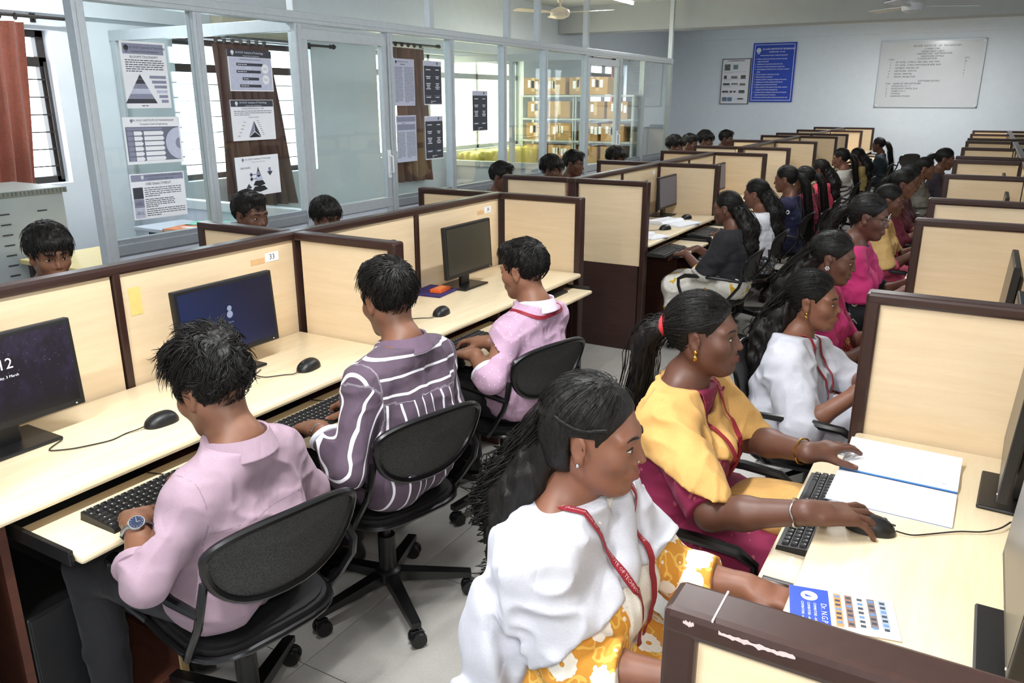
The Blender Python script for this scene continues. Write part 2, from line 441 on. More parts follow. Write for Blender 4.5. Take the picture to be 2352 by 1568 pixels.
    def skin_tint(s, Vt):
        q = s.hq(Vt); _, lip = head_field(q, s.face); t = np.zeros((len(Vt), 3), F)
        hd = np.sqrt((q**2).sum(-1)) < .2
        t[:, 0] = np.where(hd, np.clip(1 - lip/.0035, 0, 1), 0)
        if s.male:
            jaw = np.clip((-.045 - q[:, 2])/.02, 0, 1)*np.clip((q[:, 0]+.02)/.03, 0, 1); mo = np.clip(1-np.abs(q[:, 2]+.052)/.008, 0, 1)*np.clip(1-np.abs(q[:, 1])/.032, 0, 1)*(q[:, 0] > .07)
            t[:, 1] = np.where(hd, np.maximum(jaw*.75, mo), 0)*np.clip((np.abs(q[:, 1])+.2), 0, 1)
        for k in s.hand: t[:, 2] = np.maximum(t[:, 2], np.clip(1 - s.hand_field(Vt, k)[1]/.0022, 0, 1))
        return t
    def bounds(s, pad=.16):
        P = [s.H+np.array((0, 0, .04), F), s.H, s.pel, *s.S.values(), *s.E.values(), *s.Wr.values(), *s.K.values(), *s.A.values()]
        P += [w + (s.hand[k]['d']*.2).astype(F) for k, w in s.Wr.items()]
        P = np.array(P); return P.min(0)-pad, P.max(0)+pad

def skin_mat(name, col, lips, stub=.0):
    if name in MATS: return MATS[name]
    t = NT(name); c = lin(col); v = t.coord(); nz = t.noise(v, 14, 4); a = t.n('Attribute', attribute_name='tint'); sx = t.n('SeparateXYZ', {0: a.outputs['Vector']})
    base = t.ramp(nz, [(.25, tuple(x*.84 for x in c)), (.75, tuple(min(1, x*1.12) for x in c))])
    c1 = t.mix(sx.outputs[0], base, lin(lips)); c2 = t.mix(t.math('MULTIPLY', sx.outputs[1], stub), c1, tuple(x*.16 for x in c)); c3 = t.mix(t.math('MULTIPLY', sx.outputs[2], .85), c2, tuple(min(1, x*1.9+.06) for x in c))
    t.set(col=c3, rough=.48, spec=.4, sss=.06, normal=t.bump(t.noise(v, 420, 2), .12, .0008)); t.b.inputs['Subsurface Radius'].default_value = (.5, .2, .1); t.b.inputs['Subsurface Scale'].default_value = .02
    MATS[name] = t.m; return t.m
def hair_mat():
    if 'hair' in MATS: return MATS['hair']
    t = NT('hair'); v = t.coord(); n = t.noise(t.coord(scale=(1, 1, .25)), 160, 3)
    t.set(col=t.ramp(n, [(.3, (.003, .0027, .0024)), (.8, (.011, .009, .0078))]), rough=.5, spec=.26, normal=t.bump(n, .5, .004)); MATS['hair'] = t.m; return t.m

def tubes(paths, rad, sides=3):
    """paths (N,S,3) -> one set of thin tapered tubes"""
    N, S, _ = paths.shape; t = np.gradient(paths, axis=1); t /= np.linalg.norm(t, axis=-1, keepdims=True)+1e-9
    ref = np.zeros_like(t); ref[..., 2] = 1; ref[np.abs(t[..., 2]) > .92] = (1, 0, 0)
    u = np.cross(t, ref); u /= np.linalg.norm(u, axis=-1, keepdims=True)+1e-9; w = np.cross(t, u)
    an = 2*PI*np.arange(sides)/sides; r = np.asarray(rad, F)
    r = r[None, :, None, None] if r.ndim == 1 else r[:, :, None, None]
    Vt = paths[:, :, None, :] + r*(u[:, :, None, :]*np.cos(an)[None, None, :, None] + w[:, :, None, :]*np.sin(an)[None, None, :, None])
    base = (np.arange(N)*S*sides)[:, None, None] + (np.arange(S-1)*sides)[None, :, None]; k = np.arange(sides)[None, None, :]; k2 = (k+1) % sides
    Q = np.stack([base+k, base+k2, base+sides+k2, base+sides+k], -1).reshape(-1, 4)
    return Vt.reshape(-1, 3).astype(F), Q
def merge(parts):
    Vs, Qs, o = [], [], 0
    for v, q in parts: Vs.append(v); Qs.append(q+o); o += len(v)
    return np.concatenate(Vs), np.concatenate(Qs)

SK_C = np.array((-.018, 0, .034), F); SK_R = np.array((.098, .076, .089), F)
def skull_push(q, gap):
    """keep points (head coords) outside the scalp by at least gap"""
    e = (q-SK_C)/SK_R; L = np.linalg.norm(e, axis=-1, keepdims=True); lim = 1 + gap/.088
    return np.where(L < lim, SK_C + e/np.maximum(L, 1e-5)*lim*SK_R, q)
def hairline(q): return q[:, 0]*F(.8) - q[:, 2]*F(.6) - F(.020)
def cap_field(q, kind):
    a = np.abs(q[:, 1])
    if kind == 'man_messy':
        d = ellip(q, (-.020, 0, .040), (.106, .083, .101)); d = smin(d, ellip(q, (.045, .0, .105), (.060, .062, .036)), .03); d = smin(d, ellip(q, (-.03, 0, .105), (.075, .065, .04)), .03)
        low = -.052; t = .006
    elif kind == 'man_quiff':
        d = ellip(q, (-.019, 0, .036), (.102, .078, .097)); d = smin(d, ellip(q, (.045, 0, .106), (.055, .050, .026)), .03); low = -.055; t = .005
    elif kind == 'man_fringe':
        d = ellip(q, (-.018, 0, .042), (.112, .090, .103)); d = smin(d, ellip(q, (.060, 0, .070), (.042, .068, .036)), .02); low = -.035; t = .007
    elif kind == 'man_short':
        d = ellip(q, (-.019, 0, .036), (.103, .080, .097)); d = smin(d, ellip(q, (.04, 0, .100), (.05, .055, .026)), .02); low = -.052; t = .004
    else:
        d = ellip(q, (-.018, 0, .034), (.1015, .0795, .0935)); low = -.075; t = .0015
        if kind == 'woman_loose': d = smin(d, ellip(q, (-.05, 0, .0), (.075, .082, .10)), .03)
    hl = hairline(q)
    if kind == 'man_fringe': hl = smin(hl, np.maximum(q[:, 2]*F(-1)+F(.040), q[:, 0]-F(.11)), .01)
    d = d + (vnoise(q*np.array((1, 1, .6), F), 75)*F(t)) + vnoise(q, 190)*F(t*.5)
    d = smax(d, hl, .008)
    ear = np.maximum(np.abs(q[:, 0]+F(.005))-F(.024), q[:, 2]-F(.020)); ear = np.maximum(ear, F(.062)-a)
    if kind.startswith('man'): d = smax(d, -ear, .006); d = smax(d, F(low)-q[:, 2] - np.clip(q[:, 0], -1, .0)*F(.35), .008)
    else: d = smax(d, -np.maximum(ear, -q[:, 2]-F(.06)), .006); d = smax(d, F(low)-q[:, 2], .01)
    return d
def hair_build(f, kind, h, seed=1, n=900, tail=None):
    """hair in body coordinates: a cap shell plus strands"""
    rs = np.random.RandomState(seed); parts = []
    Vt, Q = surf(lambda q: cap_field(q, kind), (-.17, -.13, -.12), (.15, .13, .19), h, 0)
    parts.append((Vt, Q))
    if n:
        pick = Vt[(Vt[:, 2] > (-.03 if kind.startswith('man') else -.06))]; pick = pick[rs.randint(0, len(pick), n)]
        S = 7; path = np.zeros((n, S, 3), F); p = skull_push(pick.copy(), .004); path[:, 0] = p
        e = (p-SK_C)/SK_R; e /= np.linalg.norm(e, axis=-1, keepdims=True)
        if kind.startswith('man'):
            whorl = np.array((-.085, .01, .085), F); dv = p-whorl; dv -= e*(dv*e).sum(-1, keepdims=True); dv /= np.linalg.norm(dv, axis=-1, keepdims=True)+1e-6
            Ln = (.030 if kind == 'man_short' else .050)*(.6+.8*rs.rand(n, 1))*np.clip(.45+(p[:, 2:3]+.03)*6, .3, 1.1); lift = {'man_short': .08, 'man_quiff': .14, 'man_messy': .20, 'man_fringe': .12}[kind]; wav = {'man_short': .35, 'man_quiff': .5, 'man_messy': .85, 'man_fringe': .4}[kind]
            dirn = dv*.9 + e*lift + rs.randn(n, 3)*.16; drop = -.05 if kind != 'man_fringe' else -.30; clump = .35
        else:
            tgt = np.array((-.105, 0, .02), F) if kind != 'woman_loose' else np.array((-.09, 0, -.10), F); dv = tgt-p; dv -= e*(dv*e).sum(-1, keepdims=True); dv /= np.linalg.norm(dv, axis=-1, keepdims=True)+1e-6
            Ln = .06*(.7+.6*rs.rand(n, 1)); dirn = dv + rs.randn(n, 3)*.05; drop = 0; clump = 0
        dirn /= np.linalg.norm(dirn, axis=-1, keepdims=True)
        for k in range(1, S):
            if clump: dirn = dirn + wav*np.stack([vnoise(p+off, 42) for off in (0, 5.1, 9.7)], -1) + np.array((0, 0, drop), F)
            e = (p-SK_C)/SK_R; e /= np.linalg.norm(e, axis=-1, keepdims=True)
            if not clump: dirn = dirn*.5 + (tgt-p)/(np.linalg.norm(tgt-p, axis=-1, keepdims=True)+1e-6); dirn -= e*(dirn*e).sum(-1, keepdims=True)
            else: dirn = dirn - e*((dirn*e).sum(-1, keepdims=True)-lift*(1.2-k/S))*.75
            dirn /= np.linalg.norm(dirn, axis=-1, keepdims=True)+1e-6; p = p + dirn*Ln/(S-1)
            p = skull_push(p, .006 if clump else .0085); path[:, k] = p
        if not clump: fl = path.reshape(-1, 3); path = path[((hairline(fl) < -.004) & ~((np.abs(fl[:, 1]) > .068) & (fl[:, 0] > -.034) & (fl[:, 2] < .024))).reshape(n, S).all(1)]
        rad = np.array([.0013, .0015, .0015, .0013, .0010, .0007, .0002], F)*(1. if clump else .5)
        parts.append(tubes(path, rad))
    Vt, Q = merge(parts); Vt = (Vt@f.Rh.T*F(f.hs) + f.H).astype(F)
    out = [(Vt, Q)]
    if tail: out += tail(f, rs, h)
    return merge(out)
def w2(f, q): return (np.asarray(q, F)@f.Rh.T*F(f.hs) + f.H).astype(F)
def tail_pony(f, rs, h, length=.42, back=.10, fat=.026, side=0.):
    """a gathered tail from the back of the head down the back"""
    r0 = w2(f, (-.108, 0, .022)); r1 = w2(f, (-.150, 0, .01)); base = f.SCn - f.fwd*F(back+.03) + f.lat*F(side)
    p2 = np.array((base[0], base[1], f.NB[2]+.02), F); p3 = p2 - f.ax*F(length*.55) - f.fwd*F(.03); p4 = p2 - f.ax*F(length) - f.fwd*F(.02)
    ctl = np.array([r0, r1, (r1+p2)/2 - f.fwd*F(.02), p2, p3, p4]); t = np.linspace(0, len(ctl)-1.001, 22); i = t.astype(int); w = (t-i)[:, None]; pts = ctl[i]*(1-w)+ctl[np.minimum(i+1, len(ctl)-1)]*w
    for _ in range(3): pts[1:-1] = (pts[:-2]+2*pts[1:-1]+pts[2:])/4
    rr = fat*np.interp(np.linspace(0, 1, 22), [0, .1, .3, .8, 1], [.6, .85, 1.1, .8, .2])
    def fld(p):
        d = None
        for k in range(0, 21): e = cone(p, pts[k], pts[k+1], rr[k], rr[k+1]); d = e if d is None else smin(d, e, .01)
        return d + vnoise(p*np.array((1, 1, .25), F), 120)*F(.004)
    Vt, Q = surf(fld, pts.min(0)-.06, pts.max(0)+.06, h, 0)
    n = 320; path = pts[None] + rs.randn(n, 1, 3)*fat*.62*np.interp(np.linspace(0, 1, 22), [0, .15, 1], [.3, .8, 1.0])[None, :, None] + rs.randn(n, 22, 3).cumsum(1)*.0012
    return [(Vt, Q), tubes(path.astype(F), np.interp(np.linspace(0, 1, 22), [0, .8, 1], [.0017, .0015, .0003]))]
def tail_loose(f, rs, h, length=.34, n=300, curl=.012, width=.085, back=.085, step=26, fz=1.):
    """long loose wavy hair hanging behind the shoulders"""
    th = rs.rand(n)*2*PI; r = np.sqrt(rs.rand(n))
    rootq = np.stack([-.075-.035*rs.rand(n), (rs.rand(n)*2-1)*.07, -.02+rs.rand(n)*.07], -1); root = w2(f, skull_push(rootq.astype(F), .004))
    b0 = f.NB - f.fwd*F(back); t = np.linspace(0, 1, step)
    off = f.lat[None]*((rs.rand(n)*2-1)*width)[:, None] - f.fwd[None]*(rs.rand(n)*.055)[:, None]
    mid = b0[None] + off; L = length*(.55+.5*rs.rand(n))[:, None]; end = mid - f.ax[None]*L - f.fwd[None]*(.01+.05*rs.rand(n))[:, None]
    P = np.zeros((n, step, 3)); a = np.clip(t/.35, 0, 1)[None, :, None]; b = np.clip((t-.35)/.65, 0, 1)[None, :, None]
    P = (root[:, None]*(1-a) + mid[:, None]*a) + (end-mid)[:, None]*b; 
    bulge = np.sin(np.clip(t/.6, 0, 1)*PI)[None, :, None]*(-f.fwd)[None, None]*(.02+.05*rs.rand(n))[:, None, None]; P = P + bulge
    for _ in range(3): P[:, 1:-1] = (P[:, :-2]+2*P[:, 1:-1]+P[:, 2:])/4
    ph = rs.rand(n)*6.28; fq = (16+26*rs.rand(n))*(1 if fz < 2 else 1.5); amp = curl*(.5+rs.rand(n))
    arg = ph[:, None] + fq[:, None]*t[None]; A = (amp[:, None]*np.clip(t*2.2*fz-.2, 0, 1)[None])[..., None]
    P = P + A*(np.cos(arg)[..., None]*f.lat[None, None] + np.sin(arg)[..., None]*f.fwd[None, None])
    sh_ = P.shape; fl = P.reshape(-1, 3).astype(F); nz = np.stack([vnoise(fl+F(o), 26) for o in (0., 3.7, 7.9)], -1).reshape(sh_); P = P + nz*(.016*fz**.15*np.clip(t*2*fz-.3, 0, 1))[None, :, None]*(.4+rs.rand(n))[:, None, None]
    parts = [tubes(P.astype(F), np.interp(t, [0, .1, .85, 1], [.0018/fz**.5, .0023/fz**.5, .0018/fz**.5, .0003]))]
    core = np.array([w2(f, (-.088, 0, -.025)), b0 - f.fwd*F(.035), b0 - f.ax*F(length*.35) - f.fwd*F(.045), b0 - f.ax*F(length*.72) - f.fwd*F(.05)])
    def fld(p):
        d = None
        for g in (-1, -.35, .35, 1):
            o = f.lat*F(g*width*.62); c = [core[0]+o*F(.6), core[1]+o, core[2]+o, core[3]+o*F(.7)]
            e = chain(p, c, [.038, .050, .047, .022], .02); d = e if d is None else smin(d, e, .03)
        return d + vnoise(p*np.array((1, 1, .5), F), 60)*F(.010)
    parts.append(surf(fld, core.min(0)-.13, core.max(0)+.13, h, 0)); return parts

# eyes, brows and small things, in head coordinates
def face_bits(f, root, brow=1.0, look=0.):
    em = M('eye white', '#b9b0a8', .25); im = M('iris', '#1a0f0a', .15); lm = M('lash', '#0b0807', .6)
    for g in (1, -1):
        c = np.array((.0735, .0305*g, -.002)); r = .0137; b = MB(); rows = []; nu, nv = 13, 7
        out = lambda u: (.0046*(1-abs(u)**2.2)+.0004, -.0034*(1-abs(u)**2.0)-.0004)
        for i in range(nu):
            u = -1+2*i/(nu-1); hi, lo = out(u); row = []
            for j in range(nv):
                z = lo+(hi-lo)*j/(nv-1); yy = u*.0125; ay = yy/r; ax_ = math.sqrt(max(0, 1-ay*ay-(z/r)**2)); sw_ = g*.22
                v = np.array((ax_*r, yy, z)); v = np.array((v[0]*math.cos(sw_)-v[1]*math.sin(sw_), v[0]*math.sin(sw_)+v[1]*math.cos(sw_), v[2]))
                row.append(tuple(w2(f, c+v*1.01)))
            rows.append(row)
        b.grid(rows if True else rows[::-1])
        lash = [rows[i][nv-1] for i in range(nu)]; low = [rows[i][0] for i in range(nu)]
        b.mat(2).tube(lash, [.0006]+[.0013]*(nu-2)+[.0008], 5); b.tube(low, .0005, 4)
        iris = []
        sw_ = g*.10 + look
        for R0 in (0, .0052):
            for k in range(12):
                a = 2*PI*k/12; y_, z_ = R0*math.cos(a), max(-.0034, min(.0044, R0*math.sin(a)+.0006)); x_ = math.sqrt(r*r-y_*y_-z_*z_)+.0004
                v = np.array((x_, y_, z_)); v = np.array((v[0]*math.cos(sw_)-v[1]*math.sin(sw_), v[0]*math.sin(sw_)+v[1]*math.cos(sw_), v[2])); iris.append(tuple(w2(f, c+v*1.012)))
        b.mat(1).add(iris, [(k, 12+k, 12+(k+1) % 12, (k+1) % 12) for k in range(12)])
        b.ob('eye', [em, im, lm], root, True)
        br = MB(); bq = np.array([(.0925-.0215*t*t, (.012+.037*t)*g, .0195+.006*math.sin(t*2.3)-.004*t) for t in np.linspace(0, 1, 9)], F)
        for _ in range(5): bq[:, 0] -= (head_field(bq, f.face)[0]-F(.0006))
        pts = [tuple(w2(f, b_)) for b_ in bq]
        br.tube(pts, [x*brow for x in (.0014, .0026, .0030, .0030, .0028, .0024, .002, .0014, .0006)], 6); br.ob('eyebrow', hair_mat(), root, True)

def cloth(fn, f, h, name, mats, root, lo=None, hi=None, attrs=None, project=1):
    a, b = f.bounds(.2); Vt, Q = surf(fn, a if lo is None else lo, b if hi is None else hi, h, project)
    me = npmesh(name, Vt, Q, mats, attrs(Vt) if attrs else None); return mob(name, me, mats, root)
def folds(p, f, amp, sc=9., dirv=(0.2, .5, 1.)):
    q = p*np.array((1., 1., .6), F); w = vnoise(q + F(.05)*np.stack([vnoise(p+F(o), 6) for o in (1.1, 4.7, 8.3)], -1), sc*1.1); r1 = 1-2*np.abs(w)          # ridged creases
    w2_ = 1-2*np.abs(vnoise(p*np.array((.8, .8, 1.2), F)+F(3.3), sc*2.1))
    return F(-amp)*(r1*np.abs(r1)*F(1.0) + w2_*F(.55)) + F(amp*.5)
def ribbon(pts, nor, wid, th=.0012):
    """flat strap through pts with surface normals nor"""
    pts = np.asarray(pts, float); t = np.gradient(pts, axis=0); t /= np.linalg.norm(t, axis=1, keepdims=True)+1e-9
    s_ = np.cross(t, nor); s_ /= np.linalg.norm(s_, axis=1, keepdims=True)+1e-9; b = MB(); rows = []
    for i in range(len(pts)):
        rows.append([tuple(pts[i]+s_[i]*wid*.5+nor[i]*th), tuple(pts[i]-s_[i]*wid*.5+nor[i]*th), tuple(pts[i]-s_[i]*wid*.5-nor[i]*th), tuple(pts[i]+s_[i]*wid*.5-nor[i]*th), tuple(pts[i]+s_[i]*wid*.5+nor[i]*th)])
    b.grid(rows); return b, s_
def drape(fn, pts, gap=.003, it=6):
    """push path points out onto the surface fn = gap"""
    p = np.array(pts, F); e = F(.004)
    for _ in range(it):
        d = fn(p)-F(gap); g = np.stack([fn(p+np.array(o, F)*e)-fn(p-np.array(o, F)*e) for o in ((1, 0, 0), (0, 1, 0), (0, 0, 1))], -1)/(2*e); g /= np.linalg.norm(g, axis=-1, keepdims=True)+1e-6
        p = p - g*d[:, None]
    return p, g
def resample(pts, n):
    p = np.asarray(pts, float); s = np.r_[0, np.cumsum(np.linalg.norm(np.diff(p, axis=0), axis=1))]; t = np.linspace(0, s[-1], n)
    return np.stack([np.interp(t, s, p[:, i]) for i in range(3)], -1)
def smooth_path(pts, n, it=6):
    p = resample(pts, n)
    for _ in range(it): p[1:-1] = (p[:-2]+2*p[1:-1]+p[2:])/4
    return p
def text_on(pts, side, nor, body, size, mat, parent, start=0., name='lettering', flip=1):
    """lettering bent along a strap"""
    cu = bpy.data.curves.new('tmp', 'FONT'); cu.body = body; cu.size = size; cu.align_y = 'CENTER'; cu.resolution_u = 1
    o = bpy.data.objects.new('tmp', cu); COL.objects.link(o); dg = bpy.context.evaluated_depsgraph_get(); me = bpy.data.meshes.new_from_object(o.evaluated_get(dg)); bpy.data.objects.remove(o)
    co = np.zeros(len(me.vertices)*3, F); me.vertices.foreach_get('co', co); co = co.reshape(-1, 3)
    p = np.asarray(pts, float); s = np.r_[0, np.cumsum(np.linalg.norm(np.diff(p, axis=0), axis=1))]; t = start + co[:, 0]
    g = lambda a: np.stack([np.interp(t, s, a[:, i]) for i in range(3)], -1)
    ok = g(p) + g(side)*(co[:, 1:2]*flip) + g(nor)*.0022
    me.vertices.foreach_set('co', ok.astype(F).ravel()); me.name = name; me.materials.append(mat); me.update(); return mob(name, me, mat, parent)
# ------------------------------------------------------------------ room shell
def wood_mat(name, c0, c1, rough, ax=(1, 14, 14), sc=3.0, coat=0.):
    if name in MATS: return MATS[name]
    t = NT(name); v = t.coord(scale=ax); n = t.noise(v, sc, 5, .62); n2 = t.noise(v, sc*9, 2)
    c = t.ramp(t.math('ADD', t.math('MULTIPLY', n, .75), t.math('MULTIPLY', n2, .25)), [(.32, lin(c0)), (.68, lin(c1))])
    t.set(col=c, rough=rough, coat=coat, normal=t.bump(n2, .05, .0006)); MATS[name] = t.m; return t.m
MAPLE_X = wood_mat('maple laminate across', '#d6be9a', '#e0caa8', .42, (1.2, 12, 16))
MAPLE_Y = wood_mat('maple laminate along', '#d6be9a', '#e0caa8', .42, (12, 1.2, 16))
DESKTOP = wood_mat('maple desktop', '#dcc8a4', '#e8d8b8', .38, (10, 1.2, 10), 3.0, .15)
WENGE = M('dark brown frame', '#33201b', .32, grain=(60, .12))
WENGE_P = wood_mat('dark brown laminate', '#2b1a17', '#402824', .45, (2, 2, 26), 4.)
REDB = wood_mat('red brown board', '#4a2a20', '#5e3628', .5, (3, 3, 14), 3.)
WALL = M('wall paint', '#dde5ec', .85, grain=(9, .018), bump=(60, .05)); CEIL = M('ceiling paint', '#dfe1e2', .9, grain=(6, .02))
BEAM = M('beam paint', '#b4b7ba', .9, grain=(6, .02))
ALU = M('brushed aluminium', '#c2c9ce', .45, .35, grain=(30, .04)); ALU_D = M('dull aluminium', '#989fa6', .5, .35)
WHITE = M('white plastic', '#e9ebee', .4); PAPER = M('white paper', '#eef0f5', .75, grain=(8, .02)); BLACK = M('black plastic', '#141415', .42, grain=(90, .15)); GREYP = M('grey plastic', '#3a3b3d', .5)
INK = M('black ink', '#232329', .7); INKG = M('grey ink', '#6d6f7c', .7); INKD = M('dark print', '#3d3f49', .6); LILAC = M('pale print', '#c3c7db', .7); MIDP = M('mid grey print', '#8d90a6', .7)
BLUEP = M('blue print', '#1c44b8', .45, grain=(4, .04)); WHITEINK = M('white print', '#e6ebf6', .6); RED_S = M('red strap', '#8e1c2c', .6, grain=(160, .2)); METAL = M('bright metal', '#c9ccd0', .22, 1.0); GOLD = M('gold', '#c89a4a', .25, 1.0); STEEL = M('grey painted steel', '#a9b0b2', .5, grain=(5, .05))
def glass_mat(name, tint, refl=.10, fr=.35):
    t = NT(name); tr = t.n('BsdfTransparent', {'Color': (*tint, 1)}); gl = t.n('BsdfGlossy', {'Color': (1, 1, 1, 1), 'Roughness': .02}); lw = t.n('LayerWeight', {'Blend': .18})
    f = t.math('ADD', t.math('MULTIPLY', lw.outputs['Fresnel'], fr), refl*.3); mx = t.n('MixShader', {0: f, 1: tr.outputs[0], 2: gl.outputs[0]}); t.t.links.new(mx.outputs[0], t.out.inputs[0]); t.m.use_screen_refraction = False if hasattr(t.m, 'use_screen_refraction') else False
    return t.m
GLASS = glass_mat('partition glass', (.93, .96, .955)); YGLASS = glass_mat('yellow film glass', (1., .96, .78), .03, .08); WGLASS = glass_mat('window glass', (.97, .985, 1.), .03, .08)
XW, YB, XR, YF, ZC = -3.65, 16.62, 6.2, -3.4, 3.05
def tile_mat():
    t = NT('floor tile'); v = t.coord(); oi = t.n('ObjectInfo'); n = t.noise(v, 5, 4); sp = t.noise(v, 120, 2)
    c = t.ramp(t.math('ADD', t.math('MULTIPLY', n, .6), t.math('MULTIPLY', sp, .4)), [(.3, lin('#989590')), (.7, lin('#a9a69f'))])
    c = t.mix(t.math('MULTIPLY', oi.outputs['Random'], .10), c, lin('#8f8c84')); t.set(col=c, rough=.30, spec=.45, normal=t.bump(n, .03, .002)); return t.m
TILE = tile_mat()
floor = MB().box((XW, YF, -.12), (XR, YB+.2, -.012)).ob('floor', M('tile grout', '#6f6c66', .8)); struct(floor)
tm = MB().box((-.2985, -.2985, -.012), (.2985, .2985, 0), .0015).mesh('tile')
for i in range(9):
    for j in range(30):
        o = mob('tile', tm, TILE, floor, (-1.4+.6*i+.12, -1.2+.6*j-.16, 0))
bm_ = MB()
bm_.box((XW, YF, -.012), (-1.582, YB+.1, 0)); bm_.box((3.822, YF, -.012), (XR, YB+.1, 0)); bm_.box((-1.582, YF, -.012), (3.822, -1.662, 0))
o = bm_.ob('outer_paving', M('outer floor', '#9e9b94', .35, grain=(6, .06)), floor)
struct(MB().box((XW-.3, YF, ZC), (XR+.3, YB+.3, ZC+.2)).ob('ceiling', CEIL))
struct(MB().box((XW-.3, YB, -.1), (XR+.3, YB+.2, ZC+.1)).ob('wall_back', WALL))
struct(MB().box((XW-.3, YF-.2, -.1), (XR+.3, YF, ZC+.1)).ob('wall_front', WALL))
struct(MB().box((XW, 11.2, 2.67), (XR, 11.6, ZC), .004).ob('trim_1', BEAM), 'grey painted ceiling beam crossing the room before the back wall')
struct(MB().box((XW, YB-.03, 2.86), (XR, YB, ZC)).ob('trim_2', WALL))
struct(MB().box((XW, YF, 2.28), (XW+.05, 11.2, 2.62)).ob('trim_3', WALL), 'shallow painted ledge along the window wall above the curtain rods')
struct(MB().box((XW, YB-.02, 0), (XR, YB, .1)).ob('baseboard_back', M('skirting', '#8d8a84', .5)))
FRAME = M('dark window frame', '#2b2624', .5)
def wall_holes(name, x0, x1, holes):
    b = MB(); ys = YF
    for (ya, yb, za, zb) in holes:
        b.box((x0, ys, -.1), (x1, ya, ZC+.1)); b.box((x0, ya, -.1), (x1, yb, za)); b.box((x0, ya, zb), (x1, yb, ZC+.1)); ys = yb
    b.box((x0, ys, -.1), (x1, YB+.2, ZC+.1)); return struct(b.ob(name, WALL))
LW = [(1.55, 2.97, 1.07, 2.17), (4.02, 5.66, .98, 2.19), (6.70, 10.1, 1.03, 2.22), (12.5, 14.1, 1.3, 2.3)]
wall_holes('wall_left', XW-.25, XW, LW)
RW_ADDED = [(-2.4, -.4, 1.0, 2.3), (2.2, 4.4, 1.0, 2.3)]  # unseen window openings, added to let light in from the right
wall_holes('wall_right', XR, XR+.25, RW_ADDED)
wn = 0
for side, x, dx, hs in (('l', XW-.13, 1, LW), ('r', XR+.13, -1, RW_ADDED)):
    for (ya, yb, za, zb) in hs:
        wn += 1; w = bpy.data.objects.new('window_%d' % wn, None); COL.objects.link(w); w['kind'] = 'structure'; w.location = (x, (ya+yb)/2, za)
        c = (ya+yb)/2; Y = lambda y: y-c; H = zb-za; zt = H*.80; b = MB()
        for (p, q) in (((-.03, Y(ya), 0), (.03, Y(ya)+.06, H)), ((-.03, Y(yb)-.06, 0), (.03, Y(yb), H)), ((-.03, Y(ya), H-.05), (.03, Y(yb), H)), ((-.03, Y(ya), 0), (.03, Y(yb), .05)), ((-.03, Y(ya), zt-.035), (.03, Y(yb), zt+.035))): b.box(p, q, .004)
        nm = max(1, round((yb-ya)/(1.13 if ya == 6.70 else .8))); ed = [ya+(yb-ya)*k/nm for k in range(nm+1)]
        for e in ed[1:-1]: b.box((-.03, Y(e)-.03, 0), (.03, Y(e)+.03, H), .004)
        big = (side == 'l' and ya == 6.70); b.ob('window_frame', ALU if big else FRAME, w)
        for k in range(nm):
            for z0, z1 in ((.05, zt-.035), (zt+.035, H-.05)):
                MB().box((-.004, Y(ed[k])+.03, z0), (.004, Y(ed[k+1])-.03, z1)).ob('pane', YGLASS if big else WGLASS, w)
        if side == 'l' and not big:
            for k in range(1, 7): MB().cyl((.05, Y(ya)+.02, zt*k/7), (.05, Y(yb)-.02, zt*k/7), .005, n=6).ob('grille_bar', FRAME, w)
            for e in (ya+.03, yb-.03): MB().box((.044, Y(e)-.008, .02), (.056, Y(e)+.008, zt)).ob('grille_post', FRAME, w)

# ------------------------------------------------------------------ glazed aluminium partition
XP = -1.70
gp = bpy.data.objects.new('wall_partition', None); COL.objects.link(gp); gp['kind'] = 'structure'; gp['label'] = 'glazed aluminium office partition with posters, left of the desks'
PY = [1.925, 2.66, 3.47, 4.45, 5.30, 6.20, 7.05, 8.07, 9.07, 9.90, 10.95]
PANELW = M('partition board', '#c4cad6', .5, grain=(6, .03))
for i, y in enumerate(PY):
    b = MB(); w = .03 if i else .034
    b.box((XP-.035, y-w, 0), (XP+.035, y+w, 2.18), .004).box((XP+.035, y-w*.35, .1), (XP+.041, y+w*.35, 2.16)); b.ob('post', ALU, gp)
for y in (3.47, 5.02, 6.29, 6.90, 8.07, 10.95): MB().box((XP-.03, y-.028, 2.24), (XP+.03, y+.028, ZC), .004).ob('upper_post', ALU, gp)
MB().box((XP-.03, 1.895, 2.24), (XP+.03, 1.955, ZC), .004).ob('upper_post', ALU, gp)
MB().box((XP-.04, 1.885, 2.17), (XP+.04, 10.98, 2.245), .005).box((XP+.04, 1.885, 2.20), (XP+.046, 10.98, 2.225)).ob('top_rail', ALU, gp)
